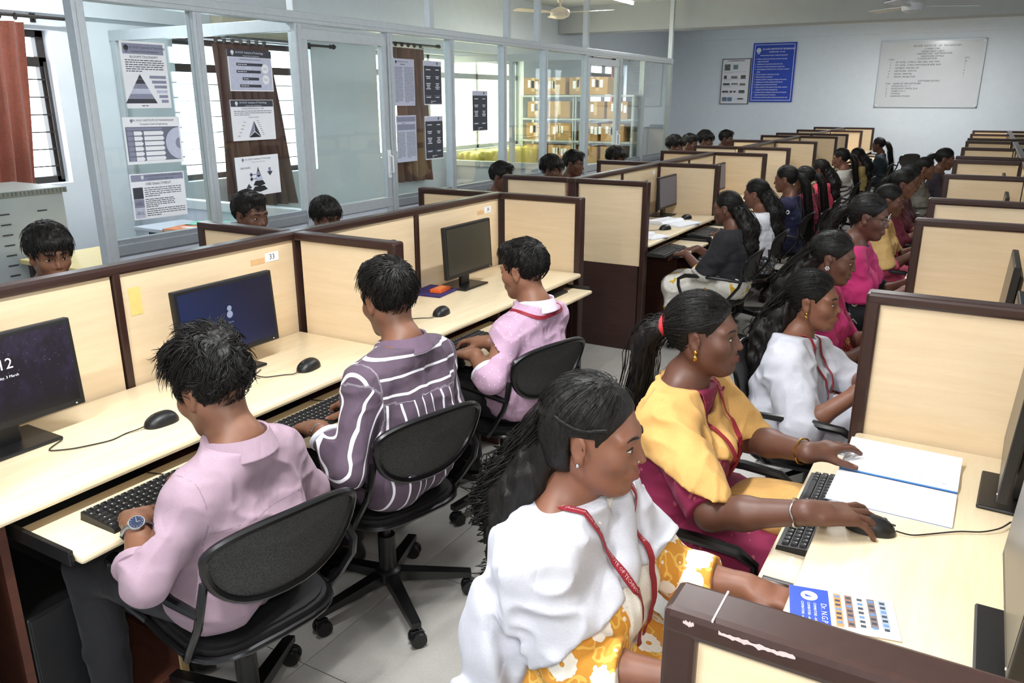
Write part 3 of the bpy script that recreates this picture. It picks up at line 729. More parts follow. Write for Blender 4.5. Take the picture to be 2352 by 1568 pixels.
for i in range(len(PY)-1):
    a, b_ = PY[i]+.03, PY[i+1]-.03; door = i in (2, 7)
    if not door:
        MB().box((XP-.035, a, .845), (XP+.035, b_, .905), .004).box((XP-.02, a, .905), (XP+.02, b_, .93)).ob('sill_rail', ALU_D, gp)
        MB().box((XP-.012, a, .06), (XP+.012, b_, .845)).ob('lower_board', PANELW, gp); MB().box((XP-.03, a, 0), (XP+.03, b_, .06), .003).ob('bottom_rail', ALU_D, gp)
        MB().box((XP-.003, a, .93), (XP+.003, b_, 2.17)).ob('glass_pane', GLASS, gp)
    else:
        d = bpy.data.objects.new('door_%d' % (1 if i == 2 else 2), None); COL.objects.link(d); d['kind'] = 'structure'; d['label'] = 'aluminium framed glass door in the partition, %s' % ('nearer one' if i == 2 else 'farther one')
        f_ = MB()
        for p, q in (((XP-.022, a+.005, .01), (XP+.022, a+.065, 2.13)), ((XP-.022, b_-.065, .01), (XP+.022, b_-.005, 2.13)), ((XP-.0235, a+.001, 2.07), (XP+.0235, b_-.001, 2.145)), ((XP-.0235, a+.001, .85), (XP+.0235, b_-.001, .93)), ((XP-.0235, a+.001, .012), (XP+.0235, b_-.001, .10))): f_.box(p, q, .004)
        f_.ob('door_frame', ALU, d); MB().box((XP-.003, a+.06, .93), (XP+.003, b_-.06, 2.07)).ob('pane', GLASS, d); MB().box((XP-.008, a+.06, .10), (XP+.008, b_-.06, .85)).ob('door_board', PANELW, d)
        MB().box((XP+.022, b_-.055, 1.08), (XP+.04, b_-.02, 1.30), .006).tube([(XP+.03, b_-.04, 1.12), (XP+.075, b_-.045, 1.13), (XP+.075, b_-.045, 1.25), (XP+.03, b_-.04, 1.26)], .008, 8).ob('door_handle', WHITE, d, True)
for y in (3.47, 8.07):
    for x in (XW+.04, (XW+XP)/2): MB().box((x-.03, y-.03, 0), (x+.03, y+.03, 2.17), .004).ob('post', ALU, gp)
    MB().box((XW, y-.035, 2.12), (XP, y+.035, 2.2), .004).ob('top_rail', ALU, gp); MB().box((XW, y-.035, .86), (XP, y+.035, .93), .004).ob('sill_rail', ALU, gp)
    MB().box((XW, y-.01, .04), (XP, y+.01, .86)).ob('lower_board', PANELW, gp)
    for x0, x1 in ((XW+.07, (XW+XP)/2-.03), ((XW+XP)/2+.03, XP-.035)): MB().box((x0, y-.003, .93), (x1, y+.003, 2.12)).ob('glass_pane', GLASS, gp)

# ------------------------------------------------------------------ ceiling things
def tube_light(x, y, power, label, z=ZC-.19):
    t = thing('tube_light', label, 'tube light', (x, y, z), group=None)
    MB().box((-.03, -.62, .02), (.03, .62, .07), .006).box((-.022, -.62, -.02), (.022, -.59, .03), .004).box((-.022, .59, -.02), (.022, .62, .03), .004).ob('housing', WHITE, t)
    for s in (-.4, .4): MB().cyl((0, s, .07), (0, s, ZC-z), .006, n=8).ob('rod', WHITE, t)
    m = MATS.get('tube glow')
    if not m: q = NT('tube glow'); q.set(col=(1, 1, 1), emit=(1, .98, .95), estr=9.); m = MATS['tube glow'] = q.m
    MB().cyl((0, -.59, -.005), (0, .59, -.005), .014, n=12).ob('tube', m, t, True)
    if power: l = area_light('tube_lamp', (x, y, z-.03), (0, 0, 0), .05, 1.15, power, (.97, .985, 1.))
    return t
def fan(x, y, z, a0, label, colr):
    t = thing('ceiling_fan', label, 'ceiling fan', (x, y, z)); m = M('fan enamel '+colr, colr, .4)
    MB().lathe([(.0, -.07), (.05, -.065), (.10, -.04), (.115, 0), (.10, .03), (.05, .05), (.03, .06)], n=24).ob('motor', m, t, True)
    MB().cyl((0, 0, .05), (0, 0, ZC-z), .012, n=10).lathe([(.02, .10), (.055, .16), (.02, .17)], n=16).ob('down_rod', m, t, True)
    for k in range(3):
        a = a0+k*2*PI/3; Mx = Matrix.Rotation(a, 4, 'Z') @ Matrix.Rotation(.14, 4, 'X')
        MB().prism([(.09, -.02), (.18, -.03), (.22, -.06), (.60, -.07), (.63, -.04), (.63, .04), (.60, .06), (.22, .05), (.18, .03), (.09, .02)], -.003, .003, Mx).ob('blade', m, t)
    return t
fan(1.57, 9.0, 2.60, .28, 'silver ceiling fan hanging before the beam, above the whiteboard', '#b9bcc0')
fan(-1.95, 7.9, 2.62, .1, 'cream ceiling fan seen above the glass partition', '#d6c9b4')
tube_light(-1.75, 8.95, 25, 'lit white tube light above the far end of the glass partition', 2.86)
for i, (x, y, pw) in enumerate([(1.35, .55, 50), (1.35, -1.3, 50), (1.35, 3.4, 28), (1.35, 6.6, 20), (.40, 7.9, 20), (1.35, 14.0, 75), (-2.6, 2.6, 24)]):  # out-of-view fill tubes added to brighten the room
    tube_light(x, y, pw, ['added fill tube light over the front of the aisle', 'added fill tube light behind the photographer', 'added fill tube light over the second pair of seats', 'added fill tube light over the middle of the aisle', 'added fill tube light just before the beam', 'added fill tube light beyond the beam', 'added fill tube light inside the glazed office'][i], 2.975 if y > 12 else ZC-.19)

# ------------------------------------------------------------------ curtains, rods, air conditioner, cabinets
def curtain(name, label, corners, col, x, n=9, depth=.045, rod=None):
    (y0, za), (y1, zb), (y2, zc), (y3, zd) = corners; t = thing(name, label, 'curtain', (x, y0, za))
    m = MATS.get(col)
    if not m:
        q = NT('curtain '+col); v = q.coord(scale=(1, 1, 1)); nz = q.noise(v, 60, 2); nn = q.noise(v, 3, 3); base = lin(col)
        q.set(col=q.ramp(q.math('ADD', q.math('MULTIPLY', nz, .5), q.math('MULTIPLY', nn, .5)), [(.35, tuple(c*.75 for c in base)), (.65, tuple(min(1, c*1.2) for c in base))]), rough=.9, sheen=.2, normal=q.bump(nz, .3, .002))
        tl = q.n('BsdfTranslucent', {'Color': (*tuple(min(1, c*1.6) for c in base), 1)}); mx = q.n('MixShader', {0: .18, 1: q.b.outputs[0], 2: tl.outputs[0]}); q.t.links.new(mx.outputs[0], q.out.inputs[0]); m = MATS[col] = q.m
    rows = []; R = 14; Cn = n*8
    for i in range(R+1):
        u = i/R; row = []
        for j in range(Cn+1):
            w = j/Cn; y = (y0*(1-w)+y1*w)*(1-u)+(y3*(1-w)+y2*w)*u; z = (za*(1-w)+zb*w)*(1-u)+(zd*(1-w)+zc*w)*u
            dx = depth*(.55+.45*u)*math.sin(w*n*2*PI+.6*math.sin(u*3+w*9))+.012*math.sin(w*37+u*5); row.append((dx, y-y0, z-za))
        rows.append(row)
    back = [[(p[0]-.004, p[1], p[2]) for p in r] for r in rows]
    MB().grid(rows).grid([list(reversed(r)) for r in back]).ob('drape', m, t, True)
    h = MB()
    for j in range(n): h.lathe([(.022, -.004), (.026, 0), (.022, .004)], (0.0, (y1-y0)*(j+.5)/n, .035+(zb-za)*(j+.5)/n), 12, 'y')
    h.ob('rings', FRAME, t, True)['kind'] = 'stuff'; return t
def rod(y0, y1, z, label, x=XW+.10):
    t = thing('curtain_rod', label, 'curtain rod', (x, (y0+y1)/2, z)); L = (y1-y0)/2
    MB().cyl((0, -L, 0), (0, L, 0), .012, n=10).ob('rod', FRAME, t, True)
    for s in (-1, 1): MB().lathe([(.006, 0), (.022, .02), (.012, .04), (.026, .065), (.018, .09), (.004, .105)] if s > 0 else [(.004, -.105), (.018, -.09), (.026, -.065), (.012, -.04), (.022, -.02), (.006, 0)], (0, s*L, 0), 14, 'y').ob('finial', FRAME, t, True)
    for s in (-.8, .8): MB().cyl((-.10, s*L, 0), (0, s*L, 0), .010, n=8).box((-.10, s*L-.02, -.03), (-.095, s*L+.02, .03)).ob('bracket', FRAME, t)
    return t
rod(1.3, 3.03, 2.245, 'dark curtain rod above the window at the left edge')
rod(4.0, 5.83, 2.20, 'dark curtain rod under the air conditioner'); rod(6.35, 7.72, 2.30, 'dark curtain rod above the slanting brown curtain'); rod(12.3, 14.4, 2.40, 'dark curtain rod at the farthest window')
curtain('curtain', 'orange-brown curtain hanging at the left edge of the picture', [(1.75, 2.20), (2.72, 2.20), (2.60, .85), (1.70, .85)], '#8f5545', XW+.12, 9)
curtain('curtain', 'brown curtain hanging behind the three stacked posters, below the air conditioner', [(4.33, 2.15), (4.98, 2.15), (5.24, .68), (4.34, .72)], '#705750', XW+.12, 7)
curtain('curtain', 'slanting brown curtain behind the four black and white notices', [(6.85, 2.25), (7.44, 2.25), (7.60, .72), (6.86, .74)], '#80604f', XW+.12, 5)
curtain('curtain', 'narrow red-brown curtain at the farthest window behind the rack', [(13.1, 2.34), (13.4, 2.34), (13.45, 1.1), (13.1, 1.1)], '#8a4a40', XW+.12, 4)
ac = thing('air_conditioner', 'cream split air conditioner on the wall behind the glass', 'air conditioner', (XW, 4.86, 2.34))
MB().box((0, -.46, -.13), (.20, .46, .15), .03).ob('body', M('air conditioner plastic', '#cfc6ae', .45), ac, True); MB().box((.08, -.42, -.145), (.19, .42, -.125), .004).ob('louvre', GREYP, ac); MB().box((.2, -.44, .03), (.204, .44, .035)).ob('seam', GREYP, ac)
cb = thing('steel_cabinet', 'grey steel cabinet with slotted front at the left edge', 'cabinet', (-2.9, 1.78, 0))
MB().box((-.28, -.5, 0), (.28, .48, 1.12), .006).ob('body', STEEL, cb)
MB().box((-.30, -.52, 1.12), (.30, .5, 1.155), .004).ob('top', M('cabinet top', '#8f948f', .5), cb)
b = MB()
for k in range(40): b.box((.30, -.5+k*.025, 1.125), (.306, -.488+k*.025, 1.15))
o = b.ob('top_ribs', M('cabinet ribs', '#6d706c', .5), cb); o['kind'] = 'stuff'
sm = MB().box((0, -.03, -.004), (.004, .03, .004)).mesh('slot')
for i in range(4):
    for j in range(14): mob('slot', sm, GREYP, cb, (.281, -.36+.23*i, 1.02-.062*j))
dst = thing('board_duster', 'white board duster lying on the steel cabinet', 'duster', (-2.75, 1.80, 1.155), .1)
MB().box((-.03, -.075, .012), (.03, .075, .035), .008).ob('handle', WHITE, dst); MB().box((-.03, -.075, 0), (.03, .075, .012)).ob('felt', M('felt', '#c8ccc0', .9), dst)
ot = thing('office_table', 'pale yellow table behind the left boy, beside the cabinet', 'table', (-2.25, 2.45, 0))
MB().box((-.33, -.55, .72), (.40, .45, .75), .006).ob('tabletop', M('yellow laminate', '#d8c88e', .45), ot)
for sx in (-.28, .34):
    for sy in (-.5, .4): MB().box((sx-.02, sy-.02, 0), (sx+.02, sy+.02, .72)).ob('leg', FRAME, ot)
fol = thing('office_table', 'grey table inside the glazed office holding files', 'table', (-2.55, 3.08, 0))
MB().box((-.45, -.10, .745), (.65, .33, .775), .005).ob('tabletop', PANELW, fol)
for sx in (-.4, .6): MB().box((sx-.02, 0, 0), (sx+.02, .25, .745)).ob('leg', FRAME, fol)
def folder(x, y, z, rz, col, label, n=1, w=.24, l=.33):
    t = thing('file_folder', label, 'folder', (x, y, z), rz)
    MB().box((-l/2, -w/2, 0), (l/2, w/2, .004)).box((-l/2, -w/2, .006*n+.004), (l/2, w/2, .006*n+.008)).box((-l/2, -w/2, 0), (-l/2+.004, w/2, .006*n+.008)).ob('cover', M('folder '+col, col, .6), t)
    MB().box((-l/2+.004, -w/2+.006, .004), (l/2-.006, w/2-.006, .006*n+.004)).ob('pages', PAPER, t); MB().box((-.09, -.02, .006*n+.008), (.09, .02, .006*n+.009)).ob('label_strip', WHITE, t)
folder(-2.46, 3.08, .775, .25, '#d87a44', 'orange folder lying open on the office table', 2); folder(-2.52, 3.30, .775, .5, '#7fcbb4', 'pale green folder behind the orange one', 2)
folder(-2.12, 3.26, .775, .1, '#b8b08e', 'stack of grey files at the right of the folders', 7)
folder(-2.30, 2.55, .75, .3, '#d9a0a8', 'pink folder on the pale yellow table', 1)
# rack with cardboard cartons
rk = thing('storage_rack', 'grey steel rack loaded with cardboard cartons behind the glass', 'rack', (-2.6, 9.88, 0))
for x in (-.85, -.02, .0, .86):
    for y in (-.17, .17): MB().box((x-.018, y-.018, 0), (x+.018, y+.018, 1.74)).ob('upright', STEEL, rk)
for z in (.52, .80, 1.10, 1.40, 1.715): MB().box((-.87, -.2, z), (.88, .2, z+.025), .003).ob('shelf', STEEL, rk)
MB().box((.868, -.19, .1), (.874, .19, 1.72)).ob('side_sheet', M('rack side', '#7c8078', .6), rk)
CART = M('cardboard', '#b08a5a', .85, grain=(14, .10)); CART2 = M('cardboard shade', '#a5814f', .85, grain=(14, .10)); TAPE = M('packing tape', '#c9a878', .3)
def carton(x0, x1, z, h, label, nlab, seed):
    r = random.Random(seed); t = thing('carton', label, 'carton', ((x0+x1)/2, 9.86, z), group=None); w = (x1-x0)/2
    MB().box((-w, -.16, 0), (w, .16, h), .004).ob('box', CART if seed % 2 else CART2, t); MB().box((-.025, -.163, h*.2), (.025, .163, h+.002)).ob('tape', TAPE, t)
    for k in range(nlab):
        lx = -w*.7+k*.06+.02; lz = h*(.35+.1*r.random()); MB().box((lx, -.163, lz), (lx+.042, -.1605, lz+.10)).ob('sticker', PAPER, t)
nm = ['leftmost', 'second', 'third', 'rightmost']; row = {1.745: 'on top of the rack', 1.427: 'on the upper shelf', 1.127: 'on the middle shelf', .827: 'on the lower shelf'}
for z, h, xs in ((1.745, .23, [(-3.42, -3.12), (-3.10, -2.76), (-2.70, -2.44), (-2.42, -2.12)]), (1.427, .23, [(-3.36, -3.08), (-3.02, -2.68), (-2.42, -2.16), (-2.12, -1.82)]), (1.127, .235, [(-3.38, -3.08), (-3.02, -2.66), (-2.54, -2.25), (-2.20, -1.86)]), (.827, .23, [(-3.38, -3.08), (-3.02, -2.66), (-2.54, -2.25), (-2.20, -1.86)])):
    for k, (a, b_) in enumerate(xs): carton(a, b_, z, h, '%s cardboard carton %s behind the glass' % (nm[k], row[z]), [1, 4, 2, 2, 3, 5, 2, 0][(k+int(z*10)) % 8], int(z*100)+k)
yb_ = thing('wrapped_bundle', 'long bundle in crinkled yellow plastic below the bright window', 'bundle', (XW+.25, 9.2, .62))
def ybf(p): return rbox(p, (0, 0, .2), (.2, 1.0, .2), .07) + vnoise(p*np.array((1, 1.2, .4), F), 22)*F(.02)
MB().box((-.2, -.98, -.62), (.2, .98, -.01)).ob('plinth', PANELW, yb_)
v_, q_ = surf(ybf, (-.3, -1.15, -.1), (.3, 1.15, .5), .02); mob('wrap', npmesh('wrap', v_, q_, M('yellow plastic', '#d8c65a', .35, grain=(12, .15))), [], yb_)

# ------------------------------------------------------------------ notices on the glass and boards on the back wall
def flat(b, x0, y0, x1, y1, lev=1): return b.box((x0, y0, 0), (x1, y1, .0006*lev))
def poster(name, y0, y1, z0, z1, tilt, label, mat=PAPER):
    t = thing(name, label, 'poster', (XP+.012, (y0+y1)/2, (z0+z1)/2)); w, h = y1-y0, z1-z0
    t.matrix_world = Matrix(((0, 0, 1, XP+.0075), (1, 0, 0, (y0+y1)/2), (0, 1, 0, (z0+z1)/2), (0, 0, 0, 1))) @ Matrix.Rotation(tilt, 4, 'Z')
    MB().box((-w/2, -h/2, -.0006), (w/2, h/2, 0)).ob('sheet', mat, t); return t, w, h
TM = lambda x, y, z=.0014: Matrix.Translation((x, y, z))
def lines(t, x0, x1, y, n, dy, mat, h=.005, seed=1, name='body_text'):
    r = random.Random(seed); b = MB()
    for k in range(n):
        x = x0; e = x1 if k < n-1 else x0+(x1-x0)*.4
        while x < e-.008:
            l = min(e-x, .010+.022*r.random()); b.box((x, y-k*dy-h/2, .0004), (x+l, y-k*dy+h/2, .0011)); x += l+.0045
    o = b.ob(name, mat, t); o['kind'] = 'stuff'; return o
def crest(t, x, y, r, mat): MB().lathe([(r*.55, .0008), (r*.55, .0013), (r*.95, .0013), (r*.95, .0008)], (x, y, 0), 18).box((x-r*.3, y-r*.5, .0008), (x+r*.3, y+r*.3, .0013)).box((x-r*.5, y-r*1.35, .0008), (x+r*.5, y-r*1.1, .0013)).ob('crest', mat, t)
def poly(t, pts, mat, name='figure', z=.0011): return MB().prism(pts, z-.0007, z).ob(name, mat, t)
t, w, h = poster('poster', 2.148, 2.434, 1.636, 1.988, .0, 'portrait poster with grey pyramid and header, top left on the glass')
MB().box((-.128, .110, 0), (.128, .165, .0006)).ob('header', MIDP, t); crest(t, -.105, .142, .016, INKD); text('Dr.N.G.P. Institute of Technology', .0165, INKD, t, TM(-.085, .145), 'heading', bold=.0002); text('Computer Science and Engineering', .0125, INKD, t, TM(-.08, .124), 'heading')
text("BLOOM'S TAXONOMY", .0175, INKD, t, TM(0, .095), 'heading', 'CENTER', bold=.0003); lines(t, -.12, .122, .078, 6, .0115, INKD, .0045, 4)
for k, m in enumerate([INKD, INKD, MIDP, LILAC, MIDP, INKD]):
    ya, yb = .005-.026*k, .005-.026*(k+1)+.001; ha, hb = .018*k, .018*(k+1); poly(t, [(-.04-hb, yb), (-.04+hb*.85, yb), (-.04+ha*.85, ya), (-.04-ha, ya)][:4] if k else [(-.04-hb, yb), (-.04+hb*.85, yb), (-.04, ya)], m, 'pyramid_tier')
    MB().box((.02+.012*k, yb+.003, .001), (.125, yb+.019, .0017)).ob('caption', MIDP if k != 3 else LILAC, t)
lines(t, -.05, .05, -.163, 1, .01, INK, .004, 9)
t, w, h = poster('poster', 2.105, 2.471, 1.332, 1.588, -.01, 'landscape poster of white arrows and half disc, middle left')
text('DR. N.G.P. INSTITUTE OF TECHNOLOGY', .0150, INKD, t, TM(.01, .110), 'heading', 'CENTER', bold=.0002); text('Computer Science Engineering', .0145, INKD, t, TM(.01, .090), 'heading', 'CENTER', bold=.0002); crest(t, -.13, .108, .009, MIDP)
MB().box((-.172, -.112, 0), (.172, .075, .0005)).ob('panel', M('slate print', '#6f7384', .6), t)
for k in range(6):
    y = .040-.028*k
    for a, b_, m in ((-.165, -.125, MIDP), (-.123, -.068, PAPER), (-.060, .070, PAPER)): poly(t, [(a, y-.011), (b_-.010, y-.011), (b_, y), (b_-.010, y+.011), (a, y+.011)], m, 'arrow', .0012)
    lines(t, -.05, .055, y+.003, 2, .007, INKG, .0028, k+20); lines(t, -.118, -.085, y, 1, .007, INKG, .0028, k+40)
MB().box((-.165, .058, .0005), (.06, .070, .0012)).ob('caption', MIDP, t)
poly(t, [(.172, .07)]+[(.172-.095*math.cos(a), -.02+.09*math.sin(a)) for a in np.linspace(1.55, -1.55, 24)]+[(.172, -.11)], LILAC, 'half_disc', .0011)
poly(t, [(.172, .012)]+[(.172-.03*math.cos(a), -.02+.032*math.sin(a)) for a in np.linspace(1.5, -1.5, 14)]+[(.172, -.052)], MIDP, 'half_disc', .0017)
t, w, h = poster('poster', 2.100, 2.459, 1.023, 1.279, -.015, 'landscape poster of bulleted paragraphs, lowest on the left glass')
MB().box((-.172, .085, 0), (.172, .122, .0006)).ob('header', MIDP, t); crest(t, -.10, .108, .010, PAPER); text('Dr. N.G.P. INSTITUTE OF TECHNOLOGY', .0135, INKD, t, TM(-.085, .112), 'heading', bold=.0002); text('Computer Science And Engineering', .0120, INKD, t, TM(-.07, .096), 'heading')
text('OBE ENACTMENT', .021, INKD, t, TM(0, .068), 'heading', 'CENTER', bold=.0003)
for k, (a, b_, m, tx) in enumerate(((.052, -.012, INKD, ''), (-.014, -.062, MIDP, 'DURING\nSEMESTER'), (-.064, -.120, LILAC, 'END OF\nSEMESTER'))):
    MB().box((-.168, b_, 0), (-.105, a, .0006)).ob('cell', m, t)
    if tx: text(tx, .0105, INKD, t, TM(-.136, (a+b_)/2), 'heading', 'CENTER')
lines(t, -.095, .15, .046, 5, .0115, INKD, .004, 3); lines(t, -.095, .10, -.018, 5, .0105, INKD, .004, 5); lines(t, -.095, .165, -.075, 4, .0115, INKD, .004, 8)
t, w, h = poster('poster', 2.875, 3.235, 1.733, 1.982, .0, 'poster of stacked dark captions and two white discs, upper right group')
MB().box((-.18, .080, 0), (.18, .1245, .0006)).ob('header', INKD, t); crest(t, -.14, .106, .013, PAPER); text('Dr.N.G.P. Institute of Technology', .0165, WHITEINK, t, TM(-.115, .107), 'heading', bold=.0002); text('Computer Science and Engineering', .0095, WHITEINK, t, TM(-.06, .088), 'heading')
MB().box((-.172, -.118, 0), (.172, .078, .0005)).ob('panel', LILAC, t); text('A Broad Hierarchy of Outcomes', .013, INKD, t, TM(-.0, .066), 'heading', 'CENTER')
for k, (a, b_) in enumerate(((-.115, .10), (-.118, .08), (-.075, .06), (-.10, .075))): MB().box((a, .028-.043*k, .0005), (b_, .045-.043*k, .0012)).ob('caption', INKD, t); lines(t, a+.008, b_-.006, .0365-.043*k, 1, .01, WHITEINK, .004, k+70, 'caption_text').location = (0, 0, .0008)
for k in range(3):
    for s in (-1, 1): y = .020-.043*k; poly(t, [(-.02+.013*s-.004, y-.004*s-.006), (-.02+.013*s+.004, y-.004*s-.006), (-.02+.013*s, y+.007*s-.006)], PAPER, 'arrow_mark')
for y in (.014, -.052): MB().lathe([(.0, .0008), (.029, .0008), (.029, .0016), (.0, .0016)], (.118, y, 0), 20).ob('disc', PAPER, t); text('Long term\nOutcomes' if y > 0 else 'Short term\nOutcomes', .008, INKD, t, TM(.118, y, .002), 'heading', 'CENTER')
t, w, h = poster('poster', 2.860, 3.220, 1.430, 1.681, .0, 'poster of single split grey triangle, middle right group')
MB().box((-.176, .083, 0), (.176, .1225, .0006)).ob('header', INKD, t); crest(t, -.13, .104, .012, PAPER); text('Dr.N.G.P. Institute of Technology', .0165, WHITEINK, t, TM(-.105, .108), 'heading', bold=.0002); text('Computer Science and Engineering', .0095, WHITEINK, t, TM(-.06, .090), 'heading')
text('Outcome Based Education - OBE', .0135, INKD, t, TM(0, .072), 'heading', 'CENTER', bold=.0002); lines(t, -.155, .16, .056, 3, .0115, INKG, .004, 12); text('Triangle of Honesty', .011, INKD, t, TM(.0, .018), 'heading', 'CENTER')
poly(t, [(-.052, -.105), (-.003, -.07), (0, -.005)], MIDP, 'facet'); poly(t, [(.052, -.105), (0, -.005), (.003, -.07)], INKD, 'facet'); poly(t, [(-.05, -.107), (.05, -.107), (.0, -.074)], INK, 'facet')
for k in range(5): lines(t, -.055-.014*k-.03, -.02-.014*k-.005, -.012-.021*k, 1, .01, INKG, .003, 60+k)
for k in range(8): lines(t, .025+.006*k, .06+.007*k, -.004-.0125*k, 1, .01, INKG, .003, 80+k)
t, w, h = poster('poster', 2.854, 3.224, 1.076, 1.331, .015, 'poster of tiered black pyramid beside keys and arrows, above the heads')
crest(t, -.12, .108, .010, MIDP); text('Dr. N.G.P. Institute of Technology', .0155, INKG, t, TM(-.10, .108), 'heading'); text('Computer Science and Engineering', .008, INKG, t, TM(-.05, .090), 'heading'); text('OBE MODEL', .016, INKD, t, TM(-.15, .055), 'heading', bold=.0002)
for k, (wd, y, m) in enumerate(((.010, .040, INKD), (.02, .014, MIDP), (.034, -.012, LILAC), (.052, -.046, INK), (.068, -.082, INK))): poly(t, [(-wd, y-.012), (0, y-.024), (wd, y-.012), (wd*.6, y+.014), (-wd*.6, y+.014)] if k else [(-wd, y-.014), (wd, y-.014), (0, y+.018)], m, 'pyramid_tier')
for y in (.010, -.018): MB().lathe([(.007, .0004), (.007, .0012), (.013, .0012), (.013, .0004)], (-.062, y, 0), 14).box((-.05, y-.003, .0004), (-.022, y+.003, .0012)).ob('key_mark', MIDP, t)
poly(t, [(.075, .02), (.10, -.008), (.125, .02)], INKD, 'arrow_mark'); MB().box((.09, .02, 0), (.11, .045, .001)).ob('arrow_mark', MIDP, t); poly(t, [(-.115, -.075), (-.09, -.045), (-.065, -.075)], INKD, 'arrow_mark'); MB().box((-.10, -.11, 0), (-.08, -.075, .001)).ob('arrow_mark', MIDP, t)
def notice_dense(y0, y1, z0, z1, label, head):
    t, w, h = poster('notice', y0, y1, z0, z1, 0, label, LILAC)
    if head: MB().box((-w/2+.01, h/2-.05, 0), (w/2-.01, h/2-.012, .0006)).ob('header', MIDP, t); MB().box((-w/2+.015, h/2-.115, 0), (w/2-.015, h/2-.07, .0006)).ob('header', MIDP, t); lines(t, -.06, .06, h/2-.062, 1, .01, INKG, .004, 2)
    else: crest(t, -w/2+.03, h/2-.025, .011, INKD); text('Institute of Technology', .0145, INKD, t, TM(-w/2+.045, h/2-.022), 'heading'); lines(t, -.05, .10, h/2-.042, 1, .01, INKD, .005, 3)
    y = h/2-(.135 if head else .065); lines(t, -w/2+.012, -.02, y, int((y+h/2-.015)/.011), .011, INKG, .004, 33); lines(t, 0, w/2-.012, y, int((y+h/2-.015)/.011), .011, INKG, .004, 34)
def notice_black(y0, y1, z0, z1, label):
    t, w, h = poster('notice', y0, y1, z0, z1, 0, label, PAPER); MB().box((-w/2+.006, -h/2+.008, 0), (w/2-.006, h/2-.042, .0006)).ob('black_panel', INKD, t); MB().box((-w/2+.006, h/2-.042, 0), (w/2-.006, h/2-.004, .0006)).ob('header', LILAC, t); crest(t, w*.25, h/2-.02, .010, INKD)
    for s in (-1, 1):
        for k, n in enumerate((1, 2, 4, 1)):
            for q in range(n): l = .03+.012*((k*3+q*5+s) % 3); b = MB().box((s*w*.25-l/2*1.2, h/2-.075-.055*k-(.055 if k > 2 else 0)-.014*q, .0006), (s*w*.25+l/2*1.2, h/2-.068-.055*k-(.055 if k > 2 else 0)-.014*q, .0013)).ob('caption', WHITEINK, t)
        lines(t, s*w*.25-.045, s*w*.25+.045, -h/2+.075, 2, .01, MIDP, .004, 3).location = (0, 0, .0006)
    lines(t, -.035, .035, -h/2+.03, 2, .011, WHITEINK, .005, 11).location = (0, 0, .0006)
notice_dense(4.513, 4.782, 1.634, 1.993, 'grey text notice beside the door, upper left of the four', False); notice_black(4.908, 5.167, 1.638, 1.992, 'black notice with white columns, upper right of the four')
notice_dense(4.517, 4.784, 1.190, 1.559, 'grey table notice beside the door, lower left of the four', True); notice_black(4.905, 5.170, 1.188, 1.547, 'black notice with white columns, lower right of the four'); notice_black(5.648, 5.911, 1.399, 1.759, 'lone black notice against the bright window')
def wallboard(name, x0, x1, z0, z1, label, cat, mat):
    t = thing(name, label, cat, (0, 0, 0)); t.matrix_world = Matrix(((1, 0, 0, (x0+x1)/2), (0, 0, -1, YB-.028), (0, 1, 0, (z0+z1)/2), (0, 0, 0, 1))); MB().box((-(x1-x0)/2, -(z1-z0)/2, -.024), ((x1-x0)/2, (z1-z0)/2, 0)).ob('board', mat, t); return t, x1-x0, z1-z0
def rim(t, w, h, r, mat, name='frame'):
    MB().box((-w/2-r, -h/2-r, -.026), (-w/2, h/2+r, .008), .003).box((w/2, -h/2-r, -.026), (w/2+r, h/2+r, .008), .003).box((-w/2-r, h/2, -.026), (w/2+r, h/2+r, .008), .003).box((-w/2-r, -h/2-r, -.026), (w/2+r, -h/2, .008), .003).ob(name, mat, t)
t, w, h = wallboard('rule_board', -1.94, -1.09, 1.63, 2.77, 'blue laboratory rules board with white lettering on the back wall', 'sign', BLUEP)
b = MB()
for p, q in (((-.395, -.54), (-.385, .54)), ((.385, -.54), (.395, .54)), ((-.395, .53), (.395, .54)), ((-.395, -.54), (.395, -.53))): b.box((*p, 0), (*q, .001))
b.ob('border', WHITEINK, t); crest(t, -.31, .43, .05, WHITEINK)
text('Dr. N.G.P. INSTITUTE OF TECHNOLOGY', .041, WHITEINK, t, TM(-.23, .45, .002), 'heading', bold=.0012, font_w=.86); text('COIMBATORE - 641 048', .030, WHITEINK, t, TM(.05, .395, .002), 'heading', 'CENTER', bold=.0006); text('RULES AND REGULATIONS OF COMPUTER LABORATORY', .028, WHITEINK, t, TM(.0, .33, .002), 'heading', 'CENTER', font_w=.75, bold=.0006)
for k, s in enumerate(['Silence and Decorum should be ordered in the login', 'register without fail.', 'Students are not permitted without ID cards.', 'Footwear is not allowed inside the computer lab.', 'Avoid stepping on electrical wires or any other computer', 'cables.', 'Do not connect or disconnect any cable.', 'Silence should be maintained.', 'Students, should not change the settings of the system.', 'Cellphones are strictly prohibited inside the lab.', 'Eatables are not allowed inside the lab.', 'Proper shutdown of the system and the chairs should be', 'arranged in order before leaving the lab.', 'Computer games, chatting and other forms of computer', 'based entertainment are not allowed.', 'Pen drives and CD are allowed with prior permission only.']):
    y = .265-.0495*k; text(s, .032, WHITEINK, t, TM(-.32, y, .002), 'rule_line', font_w=.86, bold=.0007)
    if s[0].isupper(): MB().box((-.355, y-.006, 0), (-.343, y+.006, .0015)).ob('bullet', WHITEINK, t)
t, w, h = wallboard('picture_board', -2.54, -1.98, 1.60, 2.47, 'white framed chart of small equipment pictures left of the blue board', 'sign', M('chart white', '#e2e3e8', .6)); rim(t, w, h, .015, M('dark rim', '#5b5f63', .5))
text('PC HARDWARE DETAILS', .03, INKD, t, TM(0, .405, .002), 'heading', 'CENTER', bold=.001)
